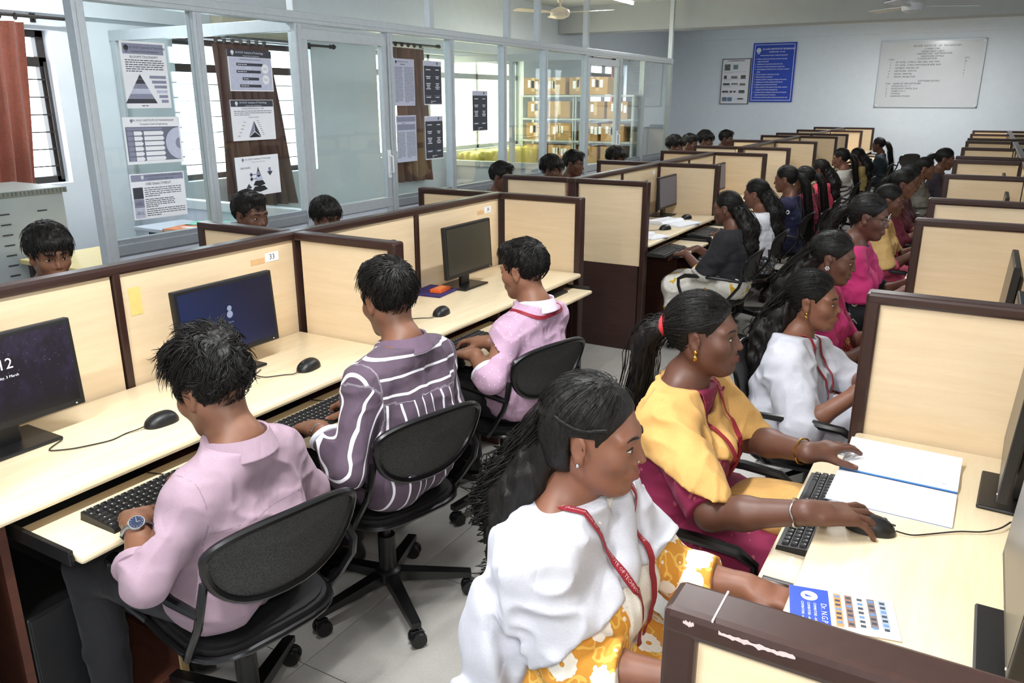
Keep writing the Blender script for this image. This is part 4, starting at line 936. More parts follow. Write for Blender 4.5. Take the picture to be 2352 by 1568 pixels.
for (x0, y0, x1, y1, c) in [(-.24, .22, -.12, .34, '#5d645e'), (-.06, .24, .04, .33, '#6f8f84'), (-.24, .05, -.18, .12, '#5a4e4c'), (-.09, .06, .04, .11, '#77787a'), (.11, .05, .21, .125, '#56574e'), (-.25, -.07, -.11, -.03, '#45484b'), (-.08, -.06, .06, -.03, '#707273'), (.10, -.075, .215, -.035, '#6e6a62'), (-.26, -.22, -.13, -.18, '#4d4f50'), (-.10, -.22, -.045, -.18, '#555049'), (-.02, -.22, .025, -.18, '#4a4a48'), (.09, -.23, .21, -.17, '#47504c'), (-.25, -.39, -.15, -.31, '#5b6a78'), (-.14, -.39, -.04, -.31, '#4a78a0'), (.07, -.36, .19, -.325, '#5a5650')]: MB().box((x0, y0, 0), (x1, y1, .001)).ob('picture', M('pic'+c, c, .6, grain=(30, .5)), t)
for k in range(5): lines(t, -.24, .22, .19-.135*k+(.0 if k else .0), 2, .022, MIDP, .006, 50+k)
t, w, h = wallboard('whiteboard', .475, 2.165, 1.56, 2.71, 'large framed whiteboard with handwriting on the back wall', 'whiteboard', M('whiteboard enamel', '#cfd3d6', .22, grain=(3, .02))); rim(t, w, h, .022, ALU)
for sx in (-1, 1):
    for sy in (-1, 1): MB().box((sx*w/2-.03*(1 if sx > 0 else 0), sy*h/2-.03*(1 if sy > 0 else 0), .0), (sx*w/2+.03*(0 if sx > 0 else 1), sy*h/2+.03*(0 if sy > 0 else 1), .012), .004).ob('corner_cap', WHITE, t)
for s, x, y, sz in [('DR NGP  INSTITUTE   OF   TECHNOLOGY', .08, .49, .042), ('COIMBATORE', .0, .44, .04), ('DEPARTMENT LAB-IV', .02, .395, .04), ('LABORATORY  INFORMATION', .05, .355, .042), ('HARDWARE DETAILS', .02, .31, .04), ('CONFIGURATION', -.06, .268, .04), ('SOFTWARE DETAILS', .02, -.125, .04)]: text(s, sz, INK, t, TM(x, y, .002), 'handwriting', 'CENTER')
text('S.NO', .04, INK, t, TM(-.70, .262, .002), 'handwriting'); text('QTY', .04, INK, t, TM(.55, .268, .002), 'handwriting')
for k, s in enumerate(['HP  INTEL  CORE-i3  3RD GEN  4GB  RAM', 'HP  INTEL  CORE i5 PROCESSOR 8GB  RAM', 'NUMERIC ONLINE UPS', 'NETWORK  SWITCH', 'EPSON  PRINTER', 'EPSON  PROJECTOR']): y = .212-.052*k; text(s, .040, INK, t, TM(-.58, y, .002), 'handwriting'); text(str(k+1), .04, INK, t, TM(-.67-.004*k, y, .002), 'handwriting'); text('60 2 1 4 2 1'.split()[k], .04, INK, t, TM(.56, y, .002), 'handwriting')
text('S.NO', .04, INK, t, TM(-.71, -.17, .002), 'handwriting'); text('NAME OF THE SOFTWARE', .04, INK, t, TM(-.58, -.17, .002), 'handwriting')
for k, s in enumerate(['WINDOWS 10 / 11', 'MICROSOFT OFFICE 2016', 'TURBO C/C++', 'PYTHON', 'ANDROID STUDIO']): y = -.215-.045*k; text(s, .040, INK, t, TM(-.60, y, .002), 'handwriting'); text(str(k+1), .04, INK, t, TM(-.69, y, .002), 'handwriting')
# ------------------------------------------------------------------ cubicle rows
H, DZ, TH = 1.166, .75, .03
ORD = ['first', 'second', 'third', 'fourth']
L_Y0, L_P, R_Y0, R_P, RX = [0.0, 4.30, 8.70, 13.01], .82, [.01, 4.25, 8.15, 12.40], .834, 2.75
def wing(x0, x1, y, label, lower=True, slots=False):
    """screen across the row: beige board, dark lower board, cap rail, end post"""
    cx = x0; d = x1-x0; s = 1 if d > 0 else -1; t = thing('partition_wing', label, 'partition', (x0, y, 0)); w = abs(d)
    bx = lambda a, b, **k: (tuple([s*a[0], a[1], a[2]]), tuple([s*b[0], b[1], b[2]]))
    MB().box(*bx((.03, -.018, .60), (w-.034, .018, H-.03))).ob('panel', MAPLE_X, t)
    if lower: MB().box(*bx((.03, -.018, .09), (w-.05, .018, .60))).ob('lower_panel', WENGE_P, t); MB().box(*bx((.0, -.024, 0), (w-.0, .024, .09)), bev=.003).ob('skirting', WENGE, t)
    MB().box(*bx((w-.038, -.03, .0), (w, .03, H-.012)), bev=.006).ob('end_post', WENGE, t)
    MB().box(*bx((0, -.031, H-.034), (w+.001, .031, H)), bev=.009).ob('cap_rail', WENGE, t)
    if slots: MB().box(*bx((w, -.012, .62), (w+.002, .012, 1.09))).ob('slot', BLACK, t)
    return t
def spine(x, y0, n, p, label):
    t = thing('partition_spine', label, 'partition', (x, y0, 0))
    for k in range(n):
        a, b = k*p+.018, (k+1)*p-.018
        MB().box((-.018, a, .60), (.018, b, H-.03)).ob('panel', MAPLE_Y, t); MB().box((-.018, a, .09), (.018, b, .60)).ob('lower_panel', WENGE_P, t)
    for k in range(n+1): e = .024 if k % 2 == 0 else .013; MB().box((-.03, k*p-e, 0), (.03, k*p+e, H-.012), .004).ob('post', WENGE, t)
    MB().box((-.031, -.03, H-.034), (.031, n*p+.03, H), .009).ob('cap_rail', WENGE, t)
    return t
def desk(x, s, y0, p, label, trays=True, pushed=-1):
    """two-seat worktop fixed between two wings; s = +1 when the seat is at +x of the spine"""
    t = thing('computer_desk', label, 'desk', (x, y0, 0), 0); d = .533 if x == 0 else .498
    bx = lambda a, b: (tuple([s*a[0], a[1], a[2]]), tuple([s*b[0], b[1], b[2]]))
    MB().box(*bx((.0325, .032, DZ-.026), (.02+d+.016, 2*p-.032, DZ)), bev=.012).ob('worktop', DESKTOP, t, True)
    for k in range(3): y = (.12, p, 2*p-.08)[k]; MB().box(*bx((.05, y-.011, .0), (.50, y+.011, DZ-.026))).ob('side_panel', REDB, t)
    MB().box(*bx((.034, .05, .25), (.046, 2*p-.05, DZ-.03))).ob('modesty_panel', BLACK, t)  # black colour stands in for the shade in the gap under the worktop
    if trays:
        for k in range(2):
            a, b = k*p+(.155 if k == 0 else (.07 if x == 0 else .01)), (k+1)*p-.09
            tr = MB().box(*bx((.50 if x == 0 else .38, a, .655), ((.765 if x == 0 else .625)-(.10 if pushed == k else 0), b, .675)), bev=.008).ob('keyboard_tray', DESKTOP, t, True)
            for y in (a-.014, b+.002): MB().box(*bx((.20, y, .652), ((.74 if x == 0 else .61)-(.10 if pushed == k else 0), y+.012, .69)), bev=.002).box(*bx((.30, y+.002, .664), ((.745 if x == 0 else .615)-(.10 if pushed == k else 0), y+.010, .674))).ob('tray_rail', METAL if s < 0 else BLACK, tr)
    return t
far = lambda c: ('near', 'second', 'third', 'farthest')[c]
for c in range(4):
    y0 = L_Y0[c]; sp = spine(0, y0, 4, L_P, 'long beige and brown divider of the left row, %s cluster' % far(c))
    if c == 0:
        for yy, tx in ((1.50, '33'), (3.14, '34')):
            MB().box((.0185, yy-.035, 1.065), (.0195, yy+.035, 1.10)).ob('number_sticker', WHITE, sp)
            text(tx, .030, INK, sp, Matrix(((0, 0, 1, .0200), (1, 0, 0, yy), (0, 1, 0, 1.082), (0, 0, 0, 1))), 'number', 'CENTER')
            MB().box((.0185, yy-.11, 1.063), (.0190, yy-.04, 1.085)).ob('tape_mark', M('old tape', '#d0a878', .5), sp)
        MB().box((.0185, .86, .985), (.0190, .905, 1.08)).ob('tape_mark', M('yellow tape', '#e2c478', .5), sp)
    elif c == 1: MB().box((.0185, 1.50, 1.075), (.0195, 1.55, 1.10)).ob('number_sticker', WHITE, sp)
    for k in range(3):
        y = y0+2*k*L_P
        if c == 0 and k == 0: wing(.03, .553, y, 'dark end screen of the left row at the bottom left corner'); wing(-.03, -.553, y, 'end screen behind the boy at the far left of the left row'); continue
        wing(.03, .553, y, 'beige screen on the aisle side of the left row, %s cluster, %s from the camera' % (far(c), ORD[k]))
        wing(-.03, -.553, y, 'beige screen on the window side of the left row, %s cluster, %s from the camera' % (far(c), ORD[k]))
    for k in range(2):
        desk(0, 1, y0+2*k*L_P, L_P, 'maple desk on the aisle side of the left row, %s cluster, %s bay' % (far(c), ('nearer', 'farther')[k]), True, 1 if (c, k) == (0, 1) else -1)
        if c < 3: desk(0, -1, y0+2*k*L_P, L_P, 'maple desk on the window side of the left row, %s cluster, %s bay' % (far(c), ('nearer', 'farther')[k]), trays=False)
    y0 = R_Y0[c]; spine(RX, y0, 4, R_P, 'long beige and brown divider of the right row, %s cluster' % far(c))
    for k in range(3):
        y = y0+2*k*R_P
        lab = 'big dark capped screen in the bottom right corner with a chipped rail' if (c, k) == (0, 0) else 'beige screen on the aisle side of the right row, %s cluster, %s from the camera' % (far(c), ORD[k])
        w_ = wing(RX-.03, 2.197, y, lab, slots=(c, k) == (0, 0))
        if (c, k) == (0, 0):
            cm = M('chipped paint', '#b9a8a6', .6); q = MB(); r_ = random.Random(4)
            for x0, x1 in ((-.500, -.488), (-.462, -.385)):
                n_ = 26; up = [(x0+(x1-x0)*i/n_, H-.010+.0025*r_.random()) for i in range(n_+1)]; dn = [(x0+(x1-x0)*i/n_, H-.0125-.0035*r_.random()*math.sin(PI*i/n_)) for i in reversed(range(n_+1))]
                q.add([(x, -.0318, z) for x, z in up+dn], [tuple(range(2*n_+2))])
            q.ob('chipped_edge', cm, w_)['kind'] = 'stuff'; MB().box((-.4705, -.0305, H-.002), (-.4685, .03, H+.0006)).ob('joint', cm, w_)
        wing(RX+.03, 3.303, y, 'beige screen on the far side of the right row, %s cluster, %s from the camera' % (far(c), ORD[k]))
    for k in range(2): desk(RX, -1, y0+2*k*R_P, R_P, 'maple desk on the aisle side of the right row, %s cluster, %s bay' % (far(c), ('nearer', 'farther')[k]), True, 0 if (c, k) == (0, 1) else -1)

# ------------------------------------------------------------------ office chairs
TUBE = M('black enamel tube', '#101011', .28); PAD = M('black seat pad', '#131313', .6, grain=(60, .2)); CASTER = M('caster black', '#0e0e0f', .4)
def mesh_mat():
    t = NT('black mesh back'); v = t.coord(scale=(1, 1, 1)); ck = t.n('TexVoronoi', {'Vector': v, 'Scale': 260.}); c = t.ramp(ck.outputs['Distance'], [(.15, lin('#171717')), (.6, lin('#3b3b3a'))]); t.set(col=c, rough=.75, normal=t.bump(ck.outputs['Distance'], .4, .001)); return t.m
MESHB = mesh_mat()
def make_chair(label, loc, rz):
    t = thing('office_chair', label, 'chair', loc, rz)
    b = MB(); out = [(.20*math.cos(a)*(1.05 if math.cos(a) > 0 else 1)+.0, (.195)*math.sin(a)) for a in np.linspace(0, 2*PI, 28, endpoint=False)]
    sq = [(math.copysign(abs(x/.2)**.55*.2, x), math.copysign(abs(y/.195)**.55*.195, y)) for x, y in out]
    b.prism([(x*.95, y*.95) for x, y in sq], .432, .440).prism(sq, .440, .462).prism([(x*.95, y*.95) for x, y in sq], .462, .470); b.ob('seat', PAD, t, True, angle=.9)
    MB().tube([(x*1.03, y*1.04, .438) for x, y in sq], .010, 8, closed=True).ob('seat_frame', TUBE, t, True)
    # back: D-shaped hoop, straight-ish arched top, deep curved bottom
    hoop = []
    for a in np.linspace(0, 2*PI, 40, endpoint=False):
        c, s_ = math.cos(a), math.sin(a); yy = .200*math.copysign(abs(c)**.8, c); zz = (.060*s_ if s_ > 0 else .175*s_)
        hoop.append((-.215-.055*(zz+.175)/.235-.03*(1-(yy/.200)**2), yy, .775+zz))
    bk = MB().tube(hoop, .0105, 8, closed=True).ob('backrest_frame', TUBE, t, True)
    n = len(hoop); rows = []; c0 = Vector((-.262, 0, .745))
    for k in range(6): rows.append([tuple(c0.lerp(Vector(h), k/5*.985+.0)+Vector((-.012*(1-(k/5)**2), 0, 0))) for h in hoop+[hoop[0]]])
    MB().grid(rows).ob('backrest', MESHB, t, True)
    for s in (1, -1):
        MB().tube([(-.225, s*.190, .70), (-.235, s*.210, .64), (-.22, s*.214, .585), (-.165, s*.212, .50), (-.12, s*.203, .437), (-.05, s*.185, .43)], .0105, 8).ob('back_support', TUBE, t, True)
        MB().tube([(-.232, s*.212, .625), (-.15, s*.236, .640), (.02, s*.246, .648), (.13, s*.244, .640), (.175, s*.240, .610), (.175, s*.235, .56), (.15, s*.222, .47), (.10, s*.200, .437)], [.011, .013, .017, .016, .012, .0105, .0105, .0105], 8).ob('armrest', TUBE, t, True)
    MB().cyl((0, 0, .10), (0, 0, .27), .030, n=14).cyl((0, 0, .27), (0, 0, .435), .016, n=12).box((-.08, -.07, .415), (.08, .07, .433), .004).lathe([(.034, .08), (.045, .09), (.045, .125), (.032, .135)], n=16).ob('gas_column', BLACK, t, True)
    lm = None
    for k in range(5):
        a = 2*PI*k/5+.3; Mx = Matrix.Rotation(a, 4, 'Z')
        if lm is None:
            b = MB(); b.add([(.03, -.022, .085), (.03, .022, .085), (.29, .016, .068), (.29, -.016, .068), (.03, -.022, .125), (.03, .022, .125), (.29, .016, .090), (.29, -.016, .090)], [(0, 1, 2, 3), (4, 7, 6, 5), (0, 4, 5, 1), (1, 5, 6, 2), (2, 6, 7, 3), (3, 7, 4, 0)]); b.cyl((.275, 0, .075), (.275, 0, .045), .010, n=8); lm = b.mesh('base_leg')
            b = MB()
            for s in (1, -1): b.lathe([(.008, s*.006), (.026, s*.006), (.029, s*.012), (.026, s*.024), (.008, s*.025)] if s > 0 else [(.008, -.025), (.026, -.024), (.029, -.012), (.026, -.006), (.008, -.006)], (0, 0, .029), 14, 'y')
            b.box((-.02, -.007, .030), (.02, .007, .058), .004); cm = b.mesh('caster', True, .7)
        o = mob('base_leg', lm, TUBE, t, (0, 0, 0), a); cc = mob('caster', cm, CASTER, t, (.275*math.cos(a)-.01, .275*math.sin(a), 0), a*2.3+1)
    return t
CH0 = None
def chair(label, x, y, rz):
    global CH0
    if CH0 is None: CH0 = make_chair(label, (x, y, 0), rz); return CH0
    return dup(CH0, None, (x, y, 0), rz, label)

# ------------------------------------------------------------------ computers
def screen_mat(kind):
    if 'scr'+kind in MATS: return MATS['scr'+kind]
    t = NT('screen '+kind); v = t.coord()
    if kind == 'off': t.set(col=lin('#38362f'), rough=.28)
    elif kind == 'grey': t.set(col=lin('#33333c'), rough=.3, emit=lin('#4a4a58'), estr=.35)
    elif kind == 'blue':
        sp = t.n('SeparateXYZ', {0: v}); g = t.math('ADD', t.math('MULTIPLY', sp.outputs[1], 1.6), t.math('MULTIPLY', sp.outputs[2], 1.2)); c = t.ramp(t.math('ADD', g, .25), [(.1, lin('#14244f')), (.75, lin('#0c1226'))]); t.set(col=lin('#101014'), rough=.25, emit=c, estr=.9)
    else:
        n1 = t.noise(t.coord(scale=(1, 1, .7), rot=(.5, 0, 0)), 9, 6, .7); n2 = t.noise(v, 120, 1); st = t.math('GREATER_THAN', n2, .72)
        c = t.ramp(n1, [(.42, lin('#17131f')), (.58, lin('#2c2440')), (.75, lin('#7a7090'))]); c = t.mix(t.math('MULTIPLY', st, .25), c, lin('#8a86a0')); sp = t.n('SeparateXYZ', {0: v}); lowr = t.ramp(t.math('ADD', t.math('MULTIPLY', sp.outputs[2], 6.), -.35), [(.3, (.10, .10, .10)), (.7, (1, 1, 1))]); t.set(col=lin('#121114'), rough=.25, emit=t.mix(1, c, lowr, 'MULTIPLY'), estr=.8)
    MATS['scr'+kind] = t.m; return t.m
def monitor(label, x, y, rz, kind='off', w=.425, logo=True):
    """screen faces local +x, foot on the desk"""
    t = thing('monitor', label, 'monitor', (x, y, DZ), rz); h = .262; z0 = .070
    Mt = Matrix.Translation((0, 0, z0+h/2)) @ Matrix.Rotation(-.06, 4, 'Y') @ Matrix.Translation((0, 0, -(z0+h/2)))
    hd = MB().box((-.018, -w/2, z0), (.006, w/2, z0+h), .004, Mt).box((-.040, -w*.3, z0+.05), (-.016, w*.3, z0+h-.05), .012, Mt).ob('housing', BLACK, t)
    MB().box((.006, -w/2+.014, z0+.020), (.0068, w/2-.014, z0+h-.014), 0, Mt).ob('screen', screen_mat(kind), t)
    if logo:
        MB().lathe([(.0, .0064), (.0062, .0064), (.0062, .0072), (.0, .0072)], (0, 0, z0+.010), 16, 'x').ob('emblem', METAL, t)
        text('hp', .0085, BLACK, t, Mt @ Matrix(((0, 0, 1, .0075), (1, 0, 0, 0), (0, 1, 0, z0+.0105), (0, 0, 0, 1))), 'emblem_lettering', 'CENTER')
    MB().box((.006, w/2-.03, z0+.008), (.0075, w/2-.026, z0+.011), 0, Mt).ob('power_light', M('lamp white', '#ffffff', .3), t)
    MB().box((-.045, -.035, .008), (-.020, .035, z0+.09), .006).ob('neck', BLACK, t); MB().box((-.13, -.11, 0), (.050, .11, .010), .004).ob('foot', BLACK, t)
    return t, Mt, z0, h
def mouse(label, x, y, z, rz, to=None):
    t = thing('mouse', label, 'mouse', (x, y, z), rz); b = MB(); rows = []
    for i in range(17):
        u = .5-.5*math.cos(PI*i/16); L = -.053+.106*u; wd = .0305*max(0, 1-abs(2*u-1)**3)**.5+.0004; ht = .0365*max(0, 1-abs((u-.42)/(.58 if u > .42 else .42))**2.4)**.55+.0005; row = []
        for k in range(13): a = PI*k/12; row.append((L, wd*math.cos(a), .0015+ht*math.sin(a)**.75))
        rows.append(row)
    b.grid(rows).add(rows[0], [tuple(range(13))]).add(rows[-1], [tuple(reversed(range(13)))])
    b.box((-.040, -.020, 0), (.040, .020, .003)); b.ob('shell', BLACK, t, True)
    MB().lathe([(.004, -.003), (.007, -.002), (.007, .002), (.004, .003)], (.026, 0, .0305), 12, 'y').ob('wheel', GREYP, t, True); MB().box((.012, -.0006, .028), (.046, .0006, .0325), 0, Matrix.Rotation(.16, 4, 'Y')).ob('seam', GREYP, t)
    if to is not None:
        a = Vector((.052, 0, .010)); inv = Matrix.Rotation(-rz, 4, 'Z') @ Matrix.Translation((-x, -y, -z)); pts = [a, a+Vector((.03, 0, -.005))]+[inv @ Vector(p) for p in to]
        MB().tube(smooth_path(np.array([tuple(p) for p in pts]), 30, 3), .0019, 6).ob('cable', BLACK, t, True)
    return t
KEYM = None
def keyboard(label, x, y, z, rz, each=True):
    """front edge towards local +x is the typist side"""
    global KEYM
    t = thing('keyboard', label, 'keyboard', (x, y, z), rz)
    MB().add([(-.068, -.22, 0), (.068, -.22, 0), (.068, .22, 0), (-.068, .22, 0), (-.066, -.218, .022), (.066, -.218, .011), (.066, .218, .011), (-.066, .218, .022)], [(0, 3, 2, 1), (4, 5, 6, 7), (0, 1, 5, 4), (1, 2, 6, 5), (2, 3, 7, 6), (3, 0, 4, 7)]).ob('case', BLACK, t)
    if KEYM is None:
        KEYM = {}
        for wk in (1, 2, 6):
            a = .0085+.0095*(wk-1); b = MB(); b.add([(-.0085, -a, 0), (.0085, -a, 0), (.0085, a, 0), (-.0085, a, 0), (-.0065, -a+.002, .006), (.0060, -a+.002, .006), (.0060, a-.002, .006), (-.0065, a-.002, .006)], [(4, 5, 6, 7), (0, 1, 5, 4), (1, 2, 6, 5), (2, 3, 7, 6), (3, 0, 4, 7)])
            if wk < 3: b.mat(1).add([(-.0052, -.0035, .0062), (-.0010, -.0035, .0062), (-.0010, -.0005, .0062), (-.0052, -.0005, .0062)], [(0, 1, 2, 3)])
            me = b.mesh('key'); me.materials.append(M('key black', '#1a1a1b', .5)); me.materials.append(M('key legend', '#b9bcc0', .5)); KEYM[wk] = me
    lay = []
    for r in range(6):
        xx = -.052+.0195*r+(.003 if r else 0); k = 0
        while k < 22:
            if k in (15,) or k == 18: k += .55; continue
            kk = k
            if r == 5 and 3 <= k < 10: wk = 6 if k == 3 else 1; lay.append((xx, kk+2.5 if k == 3 else kk, wk)); k += 6 if k == 3 else 1; continue
            wk = 2 if (r in (2, 3, 4) and int(k) in (0, 13)) else 1; lay.append((xx, k+(.5 if wk == 2 else 0), wk)); k += wk
    ms = MB()
    for xx, k, wk in lay:
        yy = -.209+.0190*k; zz = .0165-.083*(xx)
        if yy > .212: continue
        if each: o = mob('key', KEYM[wk], [], t, (xx, yy, zz-.001))
        else:
            a = .008+.0095*(wk-1); ms.box((xx-.0075, yy-a, zz), (xx+.0075, yy+a, zz+.005))
    if not each: o = ms.ob('keys', M('key black', '#1a1a1b', .5), t); o['kind'] = 'stuff'
    MB().tube([(-.068, .05, .008), (-.10, .045, .004), (-.15, .03, .004)], .002, 6).ob('cable', BLACK, t, True)
    return t
# left row, aisle side
m1, Mt, z0, h = monitor('black monitor with dark starry lock screen at the left edge', .205, .33, 0, 'stars')
text('15:12', .042, WHITEINK, m1, Mt @ Matrix(((0, 0, 1, .0078), (1, 0, 0, -.012), (0, 1, 0, z0+.175), (0, 0, 0, 1))), 'clock_lettering', 'CENTER'); text('Thursday, 3 March', .0105, WHITEINK, m1, Mt @ Matrix(((0, 0, 1, .0078), (1, 0, 0, .004), (0, 1, 0, z0+.140), (0, 0, 0, 1))), 'clock_lettering', 'CENTER')
m2, Mt, z0, h = monitor('black monitor showing a dark blue sign-in screen, second from left', .21, 1.10, 0, 'blue')
icn = M('icon grey', '#7d86a0', .5); MB().lathe([(0, .0072), (.010, .0072), (.010, .0078), (0, .0078)], (0, 0, z0+.165), 16, 'x').lathe([(0, .0072), (.013, .0072), (.013, .0078), (0, .0078)], (0, 0, z0+.143), 16, 'x').ob('user_icon', icn, m2); text('Sign in', .010, icn, m2, Mt @ Matrix(((0, 0, 1, .0078), (1, 0, 0, 0), (0, 1, 0, z0+.115), (0, 0, 0, 1))), 'screen_lettering', 'CENTER')
monitor('switched-off black monitor in front of the third young man', .20, 2.66, 0, 'off'); monitor('black monitor peeking over the first aisle screen of the left row', .20, 1.86, 0, 'off')
SEAT_L = [L_Y0[c]+L_P*(k+.5) for c in range(4) for k in range(4)]; SEAT_R = [R_Y0[c]+R_P*(k+.5) for c in range(4) for k in range(4)]
for i, (y, lab) in enumerate([(SEAT_L[4], 'grey screened monitor in the near aisle seat beyond the gap, left row'), (SEAT_L[5]+.15, 'monitor before the woman in a white shawl, left row'), (SEAT_L[6], 'monitor before the woman in navy, left row'), (SEAT_L[7], 'monitor before the woman in crimson, left row'), (SEAT_L[8], 'monitor in the third left cluster, nearest seat')]): monitor(lab, .20, y+.30*(i == 0), 0, 'grey', logo=False)
# right row (screens face the aisle, -x)
monitor('tall edge-on monitor in the lower right corner, before the woman in yellow', 2.585, .74, PI, 'off'); monitor('edge-on monitor above the open notebook at the right edge', 2.585, 1.40, PI-.05, 'off')
monitor('edge-on monitor in the third aisle seat of the right row', 2.585, 2.10, PI, 'off', logo=False); monitor('edge-on monitor behind the second screen of the right row, right edge', 2.585, 2.97, PI, 'off', logo=False)
for i in range(4, 8): monitor('small dark monitor of the right row second cluster, %s seat' % ORD[i-4], 2.585, SEAT_R[i], PI, 'off', logo=False)
kz = .675
keyboard('black keyboard under the hands of the man in plain mauve', .665, .480, kz, 0); keyboard('black keyboard under the hands of the striped-shirt man', .655, 1.130, kz, 0); keyboard('black keyboard under the hands of the third young man', .640, 1.930, kz, 0); keyboard('black keyboard on the empty far tray past the third young man', .50, 2.86, kz, 0, False)
keyboard('black keyboard partly under the desk edge, by the woman in maroon', 2.203, 1.215, kz, PI); keyboard('black keyboard hidden by the near screen, under the hand of the woman in yellow', 2.20, .47, kz, PI, False); keyboard('black keyboard of the woman in white and black, right row', 2.30, 2.12, kz, PI, False); keyboard('black keyboard of the woman with flower earring, right row', 2.20, 2.95, kz, PI, False)
keyboard('black keyboard of the woman in a pink scarf, right row', 2.20, 4.66, kz, PI, False)
keyboard('black keyboard under the hands of the woman in a black shawl', .63, 4.50, kz, 0, False); keyboard('black keyboard of the woman in a white shawl, left row', .63, 5.40, kz, 0, False)
mouse('black mouse nearest the left edge, its cable curling to the monitor', .40, .655, DZ, -PI/2-.10, [(.375, .56, .753), (.39, .50, .753), (.35, .41, .7535), (.30, .36, .7535), (.28, .40, .755), (.265, .43, .755)])
mouse('black mouse beside the striped-shirt man', .42, 1.255, DZ, -PI/2+.12, [(.40, 1.16, .753), (.36, 1.10, .7535), (.31, 1.10, .7535), (.29, 1.15, .756)])
mouse('black mouse on the third desk of the left row', .40, 2.12, DZ, -PI/2+.10, [(.37, 2.02, .753), (.33, 1.98, .7535), (.28, 1.97, .7535)])
mouse('black mouse between the notebooks on the desk past the gap', .44, 4.98, DZ, -2.0, [(.36, 4.86, .753), (.30, 4.86, .753), (.24, 4.80, .753)]); mouse('black mouse behind the thick notebook past the gap', .40, 5.60, DZ, -2.0, [(.33, 5.50, .753), (.28, 5.50, .753)])
mouse('black mouse under the hand of the woman in maroon', 2.325, 1.055, DZ, .12, [(2.44, 1.095, .7535), (2.50, 1.14, .756), (2.545, 1.16, .756), (2.58, 1.19, .7605), (2.60, 1.235, .7605)])
# paper things
def notebook(label, x, y, z, rz, w, l, curl=.0, thick=.012, blue=True):
    """open exercise book, spine along local x"""
    t = thing('notebook', label, 'notebook', (x, y, z), rz)
    for s in (1, -1):
        rows = []; th = thick*(1 if s > 0 else .55)
        for i in range(13):
            u = i/12; row = []
            for j in range(9):
                v = j/8; zz = th*(math.sin(min(1, u*5)*PI/2)*.8+.3*(1-u))*(1-.2*u)+curl*max(0, u-.6)**2*s*(s > 0); row.append((-l/2+l*v, s*(.001+w*u), zz))
            rows.append(row)
        b = MB(); b.grid(rows if s > 0 else [list(reversed(r)) for r in rows]); low = [[(p[0], p[1], 0 if k < 12 else max(0., p[2]-th*.8)) for p in r] for k, r in enumerate(rows)]
        for e in (0, -1): b.grid([[r[e] for r in rows], [r[e] for r in low]])
        b.grid([rows[-1], low[-1]]); b.ob('page_block', PAPER, t, True, angle=1.)
        lb = MB(); r = random.Random(int(x*100)+s)
        for k in range(9):
            yy = s*(w*.12+w*.085*k); n_ = int(l/.02); zz = th*(.8+.3*(1-abs(yy)/w))*(1-.2*abs(yy)/w)
            for q in range(n_):
                if r.random() < .30: lb.box((-l/2+.02+q*.018, yy-.0012, zz+.0003), (-l/2+.02+q*.018+.009*r.random()+.003, yy+.0012, zz+.0009))
        o = lb.ob('handwriting', M('pale handwriting', '#c5c9d8', .7), t); o['kind'] = 'stuff'
    MB().box((-l/2, -w-.002, -.0008), (l/2, w+.002, .0)).ob('cover', M('blue cover', '#3f67b0', .5), t)
    if blue: MB().box((-l/2, -.0012, thick*.35), (l/2, .0012, thick*.62)).ob('spine_line', M('blue line', '#3b78b8', .5), t)
    return t
notebook('large open notebook with blue centre line on the right desk', 2.352, 1.345, DZ+.001, -.02, .185, .275, .10)
notebook('thick open notebook lying below the grey monitor past the gap', .40, 5.30, DZ+.001, PI/2-.25, .15, .30, .05, .028, False); notebook('open notebook at the near edge of the desk past the gap', .43, 4.62, DZ+.001, PI/2-.35, .13, .20, .08, .02, False)
lf = thing('leaflet', 'blue and white leaflet with a printed building on the near right desk', 'leaflet', (2.318, .700, DZ+.003), -PI/2+.22); lf.scale = (1.12, 1.12, 1)
MB().box((-.055, -.085, 0), (.055, .085, .0008)).ob('sheet', PAPER, lf); MB().box((-.055, -.085, .0008), (.055, -.02, .0012)).ob('blue_panel', BLUEP, lf)
for i in range(5): MB().box((-.05, -.012+.018*i, .0008), (.045-.004*i, .0+.018*i, .0013)).ob('printed_storey', M('print '+'orange tan brown grey slate'.split()[i], ['#c98a55', '#8a6a58', '#b9b4ac', '#7d6a62', '#9aa4b0'][i], .6), lf)
wm = MB().box((-.003, -.004, .0013), (.003, .004, .0017)).mesh('printed_window')
for i in range(5):
    for j in range(7): mob('printed_window', wm, M('print dark', '#39414f', .6) if (i+j) % 3 else M('print sky', '#5f86b8', .6), lf, (-.042+.0125*j, -.006+.018*i, 0))
MB().lathe([(0, .0012), (.014, .0012), (.014, .0017), (0, .0017)], (-.03, -.052, 0), 20).ob('emblem', WHITEINK, lf); MB().prism([(-.034, -.060), (-.026, -.058), (-.027, -.046)], .0017, .002).ob('emblem_mark', BLUEP, lf)
text('Dr. N.G.P. IT', .0135, WHITEINK, lf, Matrix.Translation((-.012, -.030, .002)) @ Matrix.Rotation(0, 4, 'Z'), 'lettering', bold=.0004)
for k in range(3): text('COIMBATORE - 641 048', .006, WHITEINK, lf, Matrix.Translation((-.010, -.044-.010*k, .002)), 'lettering')
pd = thing('cloth_pad', 'purple cloth pad on the third desk of the left row', 'pad', (.115, 2.47, DZ), .1); MB().box((-.09, -.11, 0), (.09, .11, .008), .003).ob('cloth', M('purple cloth', '#33245e', .9, grain=(60, .2)), pd)
bx = thing('small_box', 'small orange box resting on the purple pad', 'box', (.15, 2.47, DZ+.008), .1); MB().box((-.03, -.055, 0), (.03, .055, .018), .003).ob('carton', M('orange box', '#e5652a', .5), bx); MB().box((-.02, -.035, .018), (.02, .035, .0186)).ob('label_print', M('orange light', '#f09058', .5), bx)
